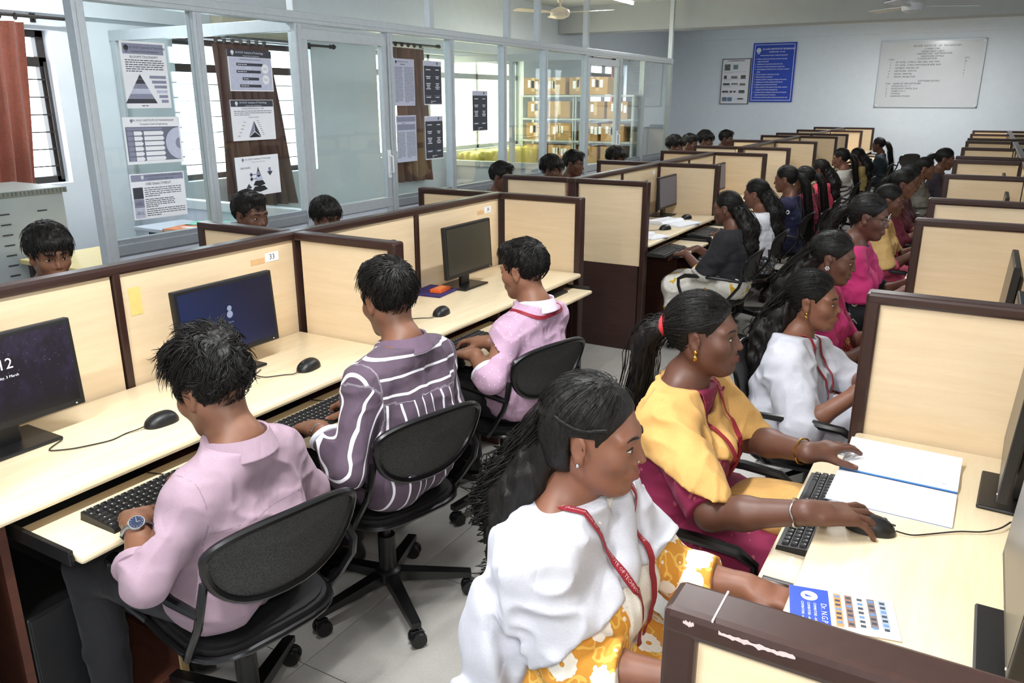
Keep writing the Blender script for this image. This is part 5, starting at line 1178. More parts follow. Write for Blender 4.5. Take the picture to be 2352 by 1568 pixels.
pc = thing('computer_tower', 'black computer tower under the desk in the bottom left corner', 'computer', (.30, .225, .06)); MB().box((-.2, -.09, 0), (.2, .09, .36), .006).ob('case', BLACK, pc); MB().box((.2, -.085, .005), (.206, .085, .355), .002).ob('front', M('tower front', '#1b1c1e', .35), pc)
for z in (.30, .27, .24, .21): MB().box((.206, .04, z), (.2075, .07, z+.012)).ob('port', GREYP, pc)
MB().box((.206, .03, .05), (.2075, .06, .062)).ob('badge', M('blue badge', '#3a6cc8', .4), pc)
sh = thing('tower_shelf', 'worn reddish board shelf under the computer tower', 'shelf', (.33, .30, 0)); MB().box((-.26, -.17, .03), (.24, .20, .055), .004).box((-.26, .19, .03), (.24, .215, .14), .004).ob('board', REDB, sh); MB().box((.236, .188, .03), (.2445, .217, .142), .003).ob('worn_edge', M('worn edge', '#b79a6a', .6), sh)
for sx in (-.24, .22): MB().box((sx-.02, -.16, 0), (sx+.02, .19, .03)).ob('skid', REDB, sh)
# ------------------------------------------------------------------ clothes
def weave(name, col, kind='plain', c2='#ffffff', rough=.85, sc=1.):
    if name in MATS: return MATS[name]
    t = NT(name); v = t.coord(); b = lin(col); a2 = lin(c2); n = t.noise(t.coord(scale=(30, 30, 160)), 6, 2); n2 = t.noise(v, 7, 3)
    base = t.ramp(t.math('ADD', t.math('MULTIPLY', n, .45), t.math('MULTIPLY', n2, .55)), [(.3, tuple(x*.84 for x in b)), (.7, tuple(min(1, x*1.12) for x in b))])
    if kind == 'dots': vo = t.n('TexVoronoi', {'Vector': v, 'Scale': 75.*sc}); base = t.mix(t.math('LESS_THAN', vo.outputs['Distance'], .16), base, a2)
    elif kind == 'motif': vo = t.n('TexVoronoi', {'Vector': t.coord(scale=(1, 1, .8)), 'Scale': 34.*sc}); ns = t.noise(v, 90, 2); base = t.mix(t.math('MULTIPLY', t.math('LESS_THAN', t.math('ADD', vo.outputs['Distance'], t.math('MULTIPLY', ns, .35)), .36), .6), base, a2)
    elif kind == 'floral':
        vo = t.n('TexVoronoi', {'Vector': v, 'Scale': 11.5*sc, 'Randomness': .7}); w = t.n('TexVoronoi', {'Vector': v, 'Scale': 48.*sc}); ns = t.noise(v, 42*sc, 2); d = t.math('ADD', vo.outputs['Distance'], t.math('MULTIPLY', ns, .40))
        fl = t.math('LESS_THAN', d, .54); core = t.math('LESS_THAN', t.math('ADD', vo.outputs['Distance'], t.math('MULTIPLY', ns, .1)), .13); lf = t.math('LESS_THAN', t.math('ADD', w.outputs['Distance'], t.math('MULTIPLY', ns, .3)), .33)
        vi = t.noise(v, 26*sc, 1); vine = t.math('LESS_THAN', t.math('ABSOLUTE', t.math('SUBTRACT', vi, .5)), .028)
        base = t.mix(t.math('MULTIPLY', vine, .6), base, lin('#f4cf6a')); base = t.mix(t.math('MULTIPLY', lf, .85), base, a2); base = t.mix(fl, base, a2); base = t.mix(core, base, b)
    elif kind == 'rings': vo = t.n('TexVoronoi', {'Vector': v, 'Scale': 17.*sc, 'Randomness': .8}); d = vo.outputs['Distance']; base = t.mix(t.math('MULTIPLY', t.math('LESS_THAN', t.math('ABSOLUTE', t.math('SUBTRACT', d, .24)), .05), t.math('LESS_THAN', t.math('SUBTRACT', d, .2), .3)), base, a2); base = t.mix(t.math('LESS_THAN', d, .07), base, lin('#c86a8a'))
    elif kind == 'blotch': ns = t.noise(v, 13*sc, 2); base = t.mix(t.math('GREATER_THAN', ns, .60), base, a2)
    elif kind == 'stripe':
        at = t.n('Attribute', attribute_name='stripe'); fr = t.math('FRACT', at.outputs['Fac']); base = t.mix(t.math('LESS_THAN', t.math('ABSOLUTE', t.math('SUBTRACT', fr, .5)), .075), base, a2)
    elif kind == 'slant': sx = t.n('SeparateXYZ', {0: v}); fr = t.math('FRACT', t.math('MULTIPLY', t.math('ADD', sx.outputs[1], sx.outputs[2]), 38*sc)); base = t.mix(t.math('LESS_THAN', fr, .4), base, a2)
    cr = t.n('TexNoise', {'Vector': t.coord(scale=(1, 1, .7)), 'Scale': 13., 'Detail': 1.5, 'Roughness': .5, 'Distortion': .5}).outputs[0]; rg = t.math('ABSOLUTE', t.math('SUBTRACT', cr, .5)); bm1 = t.n('Bump', {'Height': rg, 'Strength': .38, 'Distance': .018})
    bm2 = t.n('Bump', {'Height': t.noise(v, 500, 2), 'Strength': .18, 'Distance': .0008, 'Normal': bm1.outputs[0]})
    if kind in ('seam', 'dots'):
        at = t.n('Attribute', attribute_name='seam'); sm_ = t.math('LESS_THAN', t.math('ABSOLUTE', t.math('SUBTRACT', at.outputs['Fac'], 1.)), .0016); base = t.mix(t.math('MULTIPLY', sm_, .45), base, tuple(x*.35 for x in b))
    t.set(col=base, rough=rough, sheen=.03, normal=bm2.outputs[0]); MATS[name] = t.m; return t.m
def seams(f):
    def att(Vt):
        q = Vt - f.SCn; la = q@f.lat.astype(F); t = -(q@f.ax.astype(F)); fw_ = q@f.fwd.astype(F); back = fw_ < .02
        d = np.where(back & (np.abs(la) < .17), np.abs(t-F(.085)), F(.5)); ds = np.abs(np.abs(la)-F(.168)-t*F(.06)); d = np.minimum(d, np.where((t < .17) & (t > -.05), ds, F(.5))); return {'seam': d+1}
    return att
class Wear:
    """garment fields over a Fig"""
    def __init__(s, f, hem=.47, cuff=None, neckz=.012, fold=.0055, off=.013, seed=0.):
        s.f = f; s.hem = hem; s.cuff = cuff or {'L': .75, 'R': .75}; s.nz = neckz; s.fold = fold; s.off = off; s.seed = seed
    def top(s, p):
        f = s.f; d = smin(f.torso(p), f.neck(p), .035) - F(s.off)
        for k in f.E:
            if s.cuff[k] <= 0:
                uu = (f.E[k]-f.S[k])/np.linalg.norm(f.E[k]-f.S[k]); a = cone(p, f.S[k], f.E[k], .066*f.b**.5, .056); d = smin(d, smax(a, (p-f.E[k]-uu*F(.28*s.cuff[k]))@uu, .004), .03); continue
            a = f.arm(p, k, .014); u = (f.Wr[k]-f.E[k]); L = np.linalg.norm(u); u = u/L; c = s.cuff[k]
            cp = f.E[k] + u*F(L*c)
            near = np.minimum((p-cp)@u.astype(F), 1); on = (((p-f.E[k])@u.astype(F)) > 0) & (cone(p, f.E[k], f.Wr[k]+u.astype(F)*F(.1), .0, .0) < .10); a = smax(a, np.where(on, near, F(-1)), .004)
            d = smin(d, a, .03)
        d = d + folds(p+F(s.seed), f, s.fold)
        d = smax(d, ((p - f.NB)@f.ax.astype(F)) - F(s.nz), .006)
        return smax(d, F(s.hem) - p[:, 2], .006)
    def bottom(s, p, r=.013, k=.05):
        f = s.f; d = smin(f.legs(p, r, k), np.maximum(f.torso(p)-F(.001), p[:, 2]-f.pel[2]-F(.03)), .03); a = np.minimum(f.A['L'][2], f.A['R'][2])
        return smax(d + folds(p+F(s.seed+7), f, .005, 8.), a + F(.01) - p[:, 2], .004)
    def skirt(s, p, k=.16, low=.16):
        f = s.f; d = f.legs(p, .022, k); mid = (f.K['L']+f.K['R'])/2; d = smin(d, cone(p, f.pel, mid, .10, .05), .10); d = smin(d, np.maximum(f.torso(p)-F(.012), p[:, 2]-f.pel[2]-F(.06)), .03)
        return smax(d + folds(p+F(s.seed+3), f, .009, 9.), F(low) - p[:, 2], .006)
    def cape(s, p, tab, off=.022, amp=.006, reach=.06, nfold=9):
        """draped cloth: tab gives its length below the shoulder line by direction (degrees, 0 front, 90 left)"""
        f = s.f; d = f.torso(p)
        for k in f.E: d = smin(d, cone(p, f.S[k], f.E[k], .056, .050), .04)
        q = p - f.SCn; la = q@f.lat.astype(F); fw_ = q@f.fwd.astype(F); t = -(q@f.ax.astype(F))
        ph = np.arctan2(la, fw_+F(.02)); tm = np.interp(np.degrees(ph), tab[0], tab[1]).astype(F)
        d = d - F(off) + F(amp*.6)*np.sin(ph*F(nfold) + t*F(26) + vnoise(p+F(s.seed), 7)*F(6)) + folds(p+F(s.seed), f, amp, 10.)
        d = smax(d, t - tm, .010); return smax(d, -t - F(reach), .006)
def collar(f, root, mat, open_=.55, hgt=.040, fold=.044):
    b = MB(); ax = f.ax.astype(float); n = 25; rows = [[], [], [], []]
    up = nrm(f.sk - f.NB + ax*.05); lat = f.lat.astype(float); fw_ = np.cross(lat, up); c0 = f.NB + up*(-.004) - fw_*.0
    for i in range(n):
        a = -PI+open_+(2*PI-2*open_)*i/(n-1); a += PI; dv = fw_*math.cos(a)*1.06 + lat*math.sin(a); fr = max(0, math.cos(a)); lo = up*(-.020*fr)
        for r, (rad, z) in zip(rows, ((.080, -.020), (.0735, hgt*(1-.35*fr)), (.078, hgt*(1-.35*fr)+.003), (.095+.010*fr, hgt-fold-.012*fr))): r.append(tuple(c0 + dv*rad + up*z + lo*(1 if z < 0 else .8)))
    b.grid(rows); b.grid([[tuple(np.array(p)-dv_*0+up*-.002) for p, dv_ in zip(r, r) for dv_ in [0]] for r in rows[2:]][::-1])
    return b.ob('collar', mat, root, True)
def bangle(f, root, k, mat, r=.033, back=.012, w=.0022, name='bracelet', flat=1., seg=28):
    d = f.hand[k]['d']; u = nrm(f.Wr[k]-f.E[k]); c = f.Wr[k] - u*back; s_ = f.hand[k]['s']; n = f.hand[k]['n']; s2 = nrm(s_-u*s_.dot(u)); n2 = np.cross(u, s2)
    MB().tube([tuple(c + s2*r*math.cos(a) + n2*r*.88*math.sin(a) + u*.002*math.sin(5*a)) for a in np.linspace(0, 2*PI, seg, endpoint=False)], w, 6, closed=True).ob(name, mat, root, True); return c, u, s2, n
def watch(f, root, k):
    c, u, s2, n = bangle(f, root, k, METAL, .0335, .022, .0055, 'watch_band', seg=22); up = -n; up = nrm(up-u*up.dot(u)); o = c + up*.034; Mx = Matrix((*[tuple([*r]) for r in np.array([s2, np.cross(up, s2), up]).T],)).to_4x4(); Mx.translation = Vector(o)
    w = MB().lathe([(.0, -.004), (.018, -.004), (.0195, .002), (.0175, .005), (.0, .005)], n=24); w.v = [(Mx @ Vector(v))[:] for v in w.v]; wb = w.ob('watch_case', METAL, root, True)
    w = MB().lathe([(.0, .0052), (.0155, .0052), (.0155, .0056), (.0, .0056)], n=24); w.v = [(Mx @ Vector(v))[:] for v in w.v]; w.ob('watch_dial', M('dial blue', '#18233f', .25), root)
    w = MB().box((-.0006, 0, .0058), (.0006, .011, .0062)).box((0, -.0006, .0058), (.008, .0006, .0062))
    for i in range(12): a = i*PI/6; w.box((.0125*math.cos(a)-.0008, .0125*math.sin(a)-.0008, .0058), (.0125*math.cos(a)+.0008, .0125*math.sin(a)+.0008, .0062))
    w.v = [(Mx @ Vector(v))[:] for v in w.v]; w.ob('watch_hands', METAL, root)
def lanyard(f, root, fn, end=.36, wid=.017, txt=None, sz=.0105, side=.0, gap=.005):
    """red strap round the neck, draped on the surface fn"""
    L = f.lat.astype(float); A = -f.ax.astype(float); W_ = f.fwd.astype(float); c = f.SCn.astype(float); P = []
    for g in (-1, 1): P.append([f.NB - W_*.075 + A*(-.01), f.NB + L*g*.062 - W_*.045 - A*.005, f.NB + L*g*.074 + W_*.012 + A*.012, c + L*g*.060 + W_*.10 + A*.07, c + L*(g*.040+side*.5) + W_*.15 + A*.17, c + L*(side) + W_*.17 + A*end])
    for j, pts in enumerate(P):
        p = smooth_path(np.array(pts), 46, 4); p, g = drape(fn, p, gap)
        for _ in range(3):
            for _ in range(4): p[1:-1] = (p[:-2]+2*p[1:-1]+p[2:])/4
            p = resample(p, len(p)).astype(F); p, g = drape(fn, p, gap, 3)
        for _ in range(4): g[1:-1] = (g[:-2]+2*g[1:-1]+g[2:])/4
        b, sd = ribbon(p, g, wid); b.ob('lanyard', RED_S, root, True, angle=.5)
        if txt: text_on(p, sd*-1, g, txt[j], sz, M('strap lettering', '#e8b8bc', .6), root, .03, 'lanyard_lettering', 1)
    e = p[-1]; MB().tube([tuple(e), tuple(e+np.array((.004, 0, -.02))), tuple(e+np.array((.005, 0, -.045)))], .003, 6).ob('lanyard_clip', METAL, root, True)
    q = e + np.array((.012, 0, -.085)); MB().box(tuple(q-np.array((.004, .028, .04))), tuple(q+np.array((.004, .028, .04))), .003).ob('identity_card', M('card red', '#c8404a', .5), root)
def shoes(f, root, mat):
    for k in ('L', 'R'):
        a = f.A[k]; g = lambda p, a=a: smax(smin(cone(p, a+np.array((-.02, 0, -.045), F), a+np.array((.14, 0, -.060), F), .040, .034), cone(p, a, a+np.array((.01, 0, -.04), F), .04, .042), .03), -(p[:, 2]-F(.002)), .003)
        v, q = surf(g, a-.12, a+np.array((.24, .1, .08), F), .012, 0); mob('shoe', npmesh('shoe', v, q, mat), mat, root)
def stud(f, root, hp, r, mat, name, drop=0.):
    p = w2(f, hp); b = MB().ell(tuple(p), (r, r, r), 10, 7)
    if drop: b.ell((p[0], p[1], p[2]-drop), (r*1.1, r*1.1, r*1.5), 10, 7).tube([tuple(p), (p[0], p[1], p[2]-drop)], r*.3, 6)
    b.ob(name, mat, root, True)
NAVY = weave('black trousers', '#17171b'); BLKSHOE = M('black shoe', '#121212', .4)
def base_person(label, f, loc, rz, skin, hair, h=.005, hh=.004, seed=1, n=1200, tail=None, brow=1., look=0., cat='person', group=None, name='person'):
    root = thing(name, label, cat, loc, rz, group); v, q = surf(f.skin, *f.bounds(), h); mob('body', npmesh('body', v, q, skin, {'tint': f.skin_tint(v)}), [], root)
    v, q = hair_build(f, hair, hh, seed, n, tail); mob('hair', npmesh('hair', v, q, hair_mat()), [], root); face_bits(f, root, brow, look); return root
SK1 = skin_mat('skin brown warm', '#76503c', '#74423a', .55); SK2 = skin_mat('skin brown deep', '#5c3d2f', '#5c3230', .6); SK3 = skin_mat('skin brown light', '#875d47', '#8a4e48', .5)
SKW1 = skin_mat('skin woman warm', '#7d5340', '#85453f'); SKW2 = skin_mat('skin woman deep', '#5d3d30', '#6a3533'); SKW3 = skin_mat('skin woman mid', '#6d4838', '#7a403c')
CUFFW = weave('white cuff', '#dfe2ea')
CS = .94
def L2W(loc, rz):
    c, s = math.cos(-rz), math.sin(-rz)
    return lambda x, y, z: (c*(x-loc[0])-s*(y-loc[1]), s*(x-loc[0])+c*(y-loc[1]), z)
DV = lambda rz: (lambda x, y, z: (math.cos(-rz)*x-math.sin(-rz)*y, math.sin(-rz)*x+math.cos(-rz)*y, z))

# ---- the three young men on the near left
def man1():
    loc, rz = (.965, .435, 0), PI; T, D = L2W(loc, rz), DV(rz)
    f = Fig(T(.912, .446, 1.028), yaw=.02, pitch=.34, sw=.142, torso_yaw=.10, pel=(.02, 0, .535), bulk=.91, spine=.01, arms={
        'L': dict(w=T(.856, .243, .748), dir=D(-.15, .105, -.035), palm=D(.02, .0, -1), curl=(.16, .40, .28), spread=.26, e=T(.972, .172, .672), thumb=(1.0, .2)),
        'R': dict(w=T(.775, .530, .738), dir=D(-.14, -.03, -.02), curl=(.35, .6, .4), e=T(.965, .675, .665))}, knees={'L': (.43, .13, .50, .42, .14, .09), 'R': (.43, -.12, .50, .40, -.13, .09)}, face=dict(jaw=1.0))
    r = base_person('young man in a plain mauve shirt with messy black hair, nearest desk on the left', f, loc, rz, SK1, 'man_messy', .005, .004, 3, 1700)
    w = Wear(f, .45, {'L': .34, 'R': .45}, .024, .0058, seed=12.); m = weave('mauve linen', '#9d8592', 'seam'); cloth(w.top, f, .0055, 'shirt', m, r, attrs=seams(f)); collar(f, r, m); cloth(w.bottom, f, .012, 'trousers', NAVY, r); watch(f, r, 'L'); shoes(f, r, BLKSHOE)
    for k in ('L', 'R'):
        u = nrm(f.Wr[k]-f.E[k]); L = np.linalg.norm(f.Wr[k]-f.E[k]); c = f.E[k]+u*L*(.30 if k == 'L' else .40); a = nrm(np.cross(u, (0, 0, 1))); b_ = np.cross(u, a)
        MB().tube([tuple(c+a*.052*math.cos(t)+b_*.050*math.sin(t)+u*.006*math.sin(2*t)) for t in np.linspace(0, 2*PI, 24, endpoint=False)], .013, 8, closed=True).ob('rolled_cuff', m, r, True)
    c = chair('black mesh-backed office chair of the man in plain mauve', .885, .475, PI-.20); c.scale = (1, 1, CS)
    return f
def man2():
    loc, rz = (.955, 1.125, 0), PI; T, D = L2W(loc, rz), DV(rz)
    f = Fig(T(.878, 1.161, 1.088), yaw=-.30, pitch=.24, pel=(.02, 0, .535), bulk=.95, spine=.005, arms={
        'L': dict(w=T(.822, .882, .738), dir=D(-.18, .045, -.03), curl=(.30, .50, .35), spread=.16, e=T(.960, .840, .655), thumb=(.9, .2)),
        'R': dict(w=T(.800, 1.105, .738), dir=D(-.13, .02, -.02), curl=(.35, .65, .4), e=T(.96, 1.36, .67))}, knees={'L': (.43, .12, .50, .40, .12, .09), 'R': (.43, -.12, .50, .38, -.12, .09)}, face=dict(jaw=.97))
    r = base_person('young man in a dark striped shirt with swept black hair, second desk on the left', f, loc, rz, SK1, 'man_quiff', .005, .004, 5, 1700)
    w = Wear(f, .45, {'L': .80, 'R': .80}, .016, .0058, seed=2.); w.off = .014; m = weave('striped cloth', '#564655', 'stripe', '#eceaf0')
    def att(Vt):
        q = Vt - f.SCn; la = q@f.lat.astype(F); t = -(q@f.ax.astype(F)); st = la/F(.045)+F(20.5)
        yoke = (t < .085) & (np.abs(la) < .19) & ((q@f.fwd.astype(F)) < .03); st = np.where(yoke, t/F(.052)+F(20.30), st)
        dt = f.torso(Vt)
        for k in f.E:
            da = np.minimum(cone(Vt, f.S[k], f.E[k], .055, .055), cone(Vt, f.E[k], f.Wr[k], .055, .04)); on = (da < dt-.004) & (np.abs(la) > .13)
            u = nrm(f.E[k]-f.S[k]); v = nrm(f.Wr[k]-f.E[k]); n_ = nrm(np.cross(u, v)); st = np.where(on, ((Vt-f.E[k])@n_.astype(F))/F(.046)+F(20.5), st)
        return {'stripe': st}
    cloth(w.top, f, .006, 'shirt', m, r, attrs=att); cm = weave('dark mauve collar', '#6a5668'); collar(f, r, cm); cloth(w.bottom, f, .012, 'trousers', NAVY, r); shoes(f, r, BLKSHOE); bangle(f, r, 'L', METAL, .033, .0, .0025)
    for k in ('L', 'R'):
        u = nrm(f.Wr[k]-f.E[k]); L = np.linalg.norm(f.Wr[k]-f.E[k]); c = f.E[k]+u*L*.79; a = nrm(np.cross(u, (0, 0, 1))); b_ = np.cross(u, a)
        MB().tube([tuple(c+a*.042*math.cos(t)+b_*.042*math.sin(t)) for t in np.linspace(0, 2*PI, 22, endpoint=False)], .010, 8, closed=True).ob('turned_cuff', CUFFW, r, True)
    c = chair('black mesh-backed office chair of the man in stripes', .835, 1.145, PI-.26); c.scale = (1, 1, CS)
def man3():
    loc, rz = (.940, 1.945, 0), PI-.06; T, D = L2W(loc, rz), DV(rz)
    f = Fig(T(.892, 2.000, 1.030), yaw=.03, pitch=.16, pel=(.02, 0, .535), bulk=.93, spine=.005, arms={
        'L': dict(w=T(.825, 1.735, .735), dir=D(-.17, .06, -.03), curl=(.30, .50, .35), e=T(.935, 1.680, .665)),
        'R': dict(w=T(.795, 1.885, .742), dir=D(-.15, .035, -.015), curl=(.22, .45, .3), spread=.12, pole=D(.5, .9, -.7))}, knees={'L': (.43, .11, .50, .40, .12, .09), 'R': (.43, -.12, .50, .38, -.12, .09)}, face=dict(jaw=.98))
    r = base_person('young man in a pink dotted shirt with a red strap under his collar, third desk', f, loc, rz, SK3, 'man_short', .005, .004, 8, 1500)
    w = Wear(f, .45, {'L': .35, 'R': .42}, .016, .0058, seed=5.); m = weave('pink dotted cloth', '#c29fb8', 'dots', '#e8dce8'); cloth(w.top, f, .006, 'shirt', m, r, attrs=seams(f)); collar(f, r, weave('pale pink collar', '#e6d2e2')); cloth(w.bottom, f, .012, 'trousers', NAVY, r); shoes(f, r, BLKSHOE)
    for k in ('L', 'R'):
        u = nrm(f.Wr[k]-f.E[k]); L = np.linalg.norm(f.Wr[k]-f.E[k]); c = f.E[k]+u*L*(.33 if k == 'L' else .4); a = nrm(np.cross(u, (0, 0, 1))); b_ = np.cross(u, a)
        MB().tube([tuple(c+a*.050*math.cos(t)+b_*.050*math.sin(t)) for t in np.linspace(0, 2*PI, 22, endpoint=False)], .012, 8, closed=True).ob('rolled_cuff', CUFFW, r, True)
    A, L_, W_ = f.ax.astype(float), f.lat.astype(float), f.fwd.astype(float); up = nrm(f.sk-f.NB+A*.05); pts = [f.NB + L_*.112*math.sin(t) - W_*.105*math.cos(t) + up*(-.004-.014*abs(math.sin(t))) for t in np.linspace(-1.7, 1.7, 30)]
    p, g = drape(w.top, np.array(pts), .003, 3); nn = np.array(pts)-f.NB; nn = nn/np.linalg.norm(nn, axis=1, keepdims=True); p = smooth_path(p + nn*.004, len(p), 3); b, sd = ribbon(p, g, .015); b.ob('lanyard', RED_S, r, True); text_on(p, sd*-1, g, 'INSTITUTE OF TECHNOLOGY', .009, M('strap lettering', '#e8b8bc', .6), r, .05, 'lanyard_lettering')
    c = chair('black mesh-backed office chair of the man in pink', .825, 1.955, PI-.26); c.scale = (1, 1, CS)
man1(); man2(); man3()

# ---- women on the near right
def woman_yellow():
    loc, rz = (1.850, .560, 0), .0; T, D = L2W(loc, rz), DV(rz)
    f = Fig(T(1.866, .539, 1.080), yaw=.13, pitch=.06, roll=.0, male=False, pel=(0, 0, .535), bulk=1.0, sw=.148, torso_yaw=.06, arms={
        'R': dict(w=T(2.115, .41, .715), dir=D(.17, .05, -.02), curl=(.3, .5, .35), e=T(1.900, .385, .695)),
        'L': dict(w=T(2.128, .750, .715), dir=D(.17, .0, -.01), curl=(.25, .4, .3), e=T(1.985, .745, .700))}, knees={'L': (.40, .12, .49, .36, .12, .09), 'R': (.40, -.12, .49, .36, -.12, .09)}, face=dict(jaw=1.0, nose=.98))
    r = base_person('young woman in a yellow floral dress and white scarf with long curly hair, bottom centre', f, loc, rz, SKW1, 'woman_loose', .005, .004, 11, 1500, lambda f, rs, h: tail_loose(f, rs, h, .29, 1700, .015, .076, .078, 40, 2.2), 1.0, -.02)
    w = Wear(f, .42, {'R': .45, 'L': .55}, .004, .006, seed=1.); m = weave('yellow floral cloth', '#d69436', 'floral', '#f4efe4'); cloth(w.top, f, .006, 'dress_top', m, r)
    cloth(lambda p: w.skirt(p, .16, .12), f, .012, 'dress_skirt', m, r); wh = weave('white scarf cloth', '#c2c3cc', rough=.8)
    def cape(p):
        d = w.cape(p, ([-180, -125, -88, -58, -20, 20, 60, 100, 140, 180], [.45, .42, .20, .105, .085, .10, .10, .10, .25, .45]), .028, .010, .065, 9)
        a = f.S['R'] - f.fwd*F(.07) + f.lat*F(.03); b_ = f.pel + f.lat*F(-.20) - f.fwd*F(.12) + np.array((0, 0, -.06), F); q = smin(cone(p, a, a*F(.5)+b_*F(.5)-f.fwd*F(.02), .060, .066), cone(p, a*F(.5)+b_*F(.5)-f.fwd*F(.02), b_, .066, .085), .03)
        q = q + F(.010)*np.sin((p@(f.lat*F(.8)+f.fwd*F(.6)))*F(95)+p[:, 2]*F(9)+vnoise(p, 6)*F(2)); d = smin(d, q, .03)
        n_ = f.NB + f.fwd*F(.055) - f.ax*F(.0); q2 = cone(p, n_ + f.lat*F(.085) + f.ax*F(.000), n_ - f.lat*F(.02) - f.ax*F(.105) + f.fwd*F(.05), .034, .040); return smin(d, q2 + vnoise(p, 20)*F(.006), .025)
    cloth(cape, f, .006, 'scarf', wh, r)
    lace = weave('white lace', '#e9e6dc', 'dots', '#c9c2ae', sc=2.)
    def yoke(p):
        q = p - f.SCn; t = -(q@f.ax.astype(F)); la = q@f.lat.astype(F); fw_ = q@f.fwd.astype(F); d = w.top(p)-F(.004); return smax(smax(d, np.abs(la)-F(.085)+np.maximum(t-F(.16), 0)*F(.55), .004), np.maximum(t-F(.30), F(.02)-fw_), .004)
    cloth(yoke, f, .006, 'lace_yoke', lace, r)
    lanyard(f, r, lambda p: np.minimum(cape(p), w.top(p)-F(.004)), .34, .016, (' OF TECHNOLOGY (Autonomous) Dr. N.G.P. INSTITUTE OF TECHNOLOGY', ' INSTITUTE OF TECHNOLOGY (Autonomous) Dr. N.G.P. INSTITUTE'), .0105, .01)
    stud(f, r, (-.006, -.0845, -.034), .0042, METAL, 'earring'); stud(f, r, (.0985, -.0155, -.030), .0018, METAL, 'nose_stud')
    pts = [w2(f, (-.085, -.055*0-.02, .085))]; hb = [w2(f, skull_push(np.array([(.045-.10*u, -.085*(1-.25*u), .052-.012*math.sin(u*3.1))], F), .0125)[0]) for u in np.linspace(0, 1, 10)]; MB().tube([tuple(x) for x in hb], .0032, 6).ob('hair_twist', hair_mat(), r, True)
    c = chair('black office chair under the woman in yellow and white scarf', 1.975, .590, .0); c.scale = (1, 1, CS); shoes(f, r, BLKSHOE)
def woman_maroon():
    loc, rz = (1.790, 1.310, 0), .0; T, D = L2W(loc, rz), DV(rz)
    f = Fig(T(1.837, 1.325, 1.072), yaw=.05, pitch=-.06, male=False, pel=(0, 0, .535), bulk=1.06, sw=.160, arms={
        'R': dict(w=T(2.205, .962, .806), dir=D(.125, .092, -.016), palm=D(-.05, 0, -1), curl=(.24, .36, .26), spread=.25, hs=1.07, e=T(1.985, .975, .735), lift=(.26, .16, .04, -.10), thumb=(.9, .1)),
        'L': dict(w=T(2.140, 1.325, .790), dir=D(.12, .16, .01), palm=D(.1, 0, -1), curl=(.16, .30, .22), spread=.12, e=T(1.955, 1.455, .74), thumb=(.9, .2))}, knees={'L': (.40, .13, .49, .36, .12, .09), 'R': (.40, -.13, .49, .36, -.12, .09)}, face=dict(jaw=1.08, nose=1.12, fat=.004))
    r = base_person('young woman in a maroon dress and mustard shawl with red-tied ponytail, hand on mouse', f, loc, rz, SKW2, 'woman_pony', .0048, .004, 13, 1500, lambda f, rs, h: tail_pony(f, rs, h, .34, .10, .030, .02), 1.05)
    w = Wear(f, .42, {'R': -.04, 'L': -.04}, .004, .006, seed=3.); m = weave('maroon motif cloth', '#7d1640', 'motif', '#b4606a'); cloth(w.top, f, .006, 'dress_top', m, r); cloth(lambda p: w.skirt(p, .18, .10), f, .011, 'dress_skirt', m, r); mu = weave('mustard shawl cloth', '#cfa05c')
    def cape(p):
        d = w.cape(p, ([-180, -145, -118, -100, -75, -20, 0, 40, 90, 180], [.20, .26, .20, .11, .09, .115, .115, .10, .10, .20]), .020, .0075, .06, 7)
        a = f.NB + f.lat*F(.07) - f.fwd*F(.01); b_ = f.SCn + f.lat*F(-.02) + f.fwd*F(.135) - f.ax*F(.115); c_ = f.SCn - f.lat*F(.17) + f.fwd*F(.07) - f.ax*F(.15); q = chain(p, [a, b_, c_], [.026, .030, .034], .03) + vnoise(p*np.array((1, .5, 1), F), 28)*F(.008); d = smin(d, q, .03)
        return smax(d, -(f.neck(p) - F(.030)), .012)
    cloth(cape, f, .006, 'shawl', mu, r)
    lap = lambda p: smin(ellip(p, (.27, .02, .605), (.13, .13, .045)), ellip(p, (.36, .06, .62), (.09, .09, .03)), .05) + vnoise(p*np.array((.6, 1.4, 1), F), 16)*F(.016)
    cloth(lap, f, .007, 'shawl_end', mu, r, np.array((.08, -.2, .5), F), np.array((.5, .25, .72), F)); 
    both = lambda p: np.minimum(cape(p), w.top(p)); lanyard(f, r, both, .30, .016, ('INSTITUTE OF TECHNOLOGY (Autonomous)', 'N.G.P. INSTITUTE OF TECHNOLOGY (Autonomous)'), .0100, .015)
    stud(f, r, (-.004, -.0855, -.032), .0062, GOLD, 'earring', .016); bangle(f, r, 'R', METAL, .0345, .030, .0022); bangle(f, r, 'L', GOLD, .034, .022, .0026)
    c1 = w2(f, (-.125, 0, .018)); MB().tube([tuple(w2(f, (-.122, .026*math.cos(a), .020+.026*math.sin(a)))) for a in np.linspace(0, 2*PI, 18, endpoint=False)], .0085, 8, closed=True).ob('hair_tie', M('red hair tie', '#c8303a', .7), r, True)
    nk = [f.NB + f.lat*F(.058*math.sin(t)) + f.fwd*F(.062*math.cos(t)) - f.ax*F(.012+.040*max(0, math.cos(t))) for t in np.linspace(-2.2, 2.2, 26)]; MB().tube([tuple(x) for x in nk], .0018, 6).ob('necklace', GOLD, r, True)
    c = chair('black office chair of the woman in maroon, arm bar beneath her sleeve', 1.905, 1.305, .0); c.scale = (1, 1, CS); shoes(f, r, BLKSHOE)
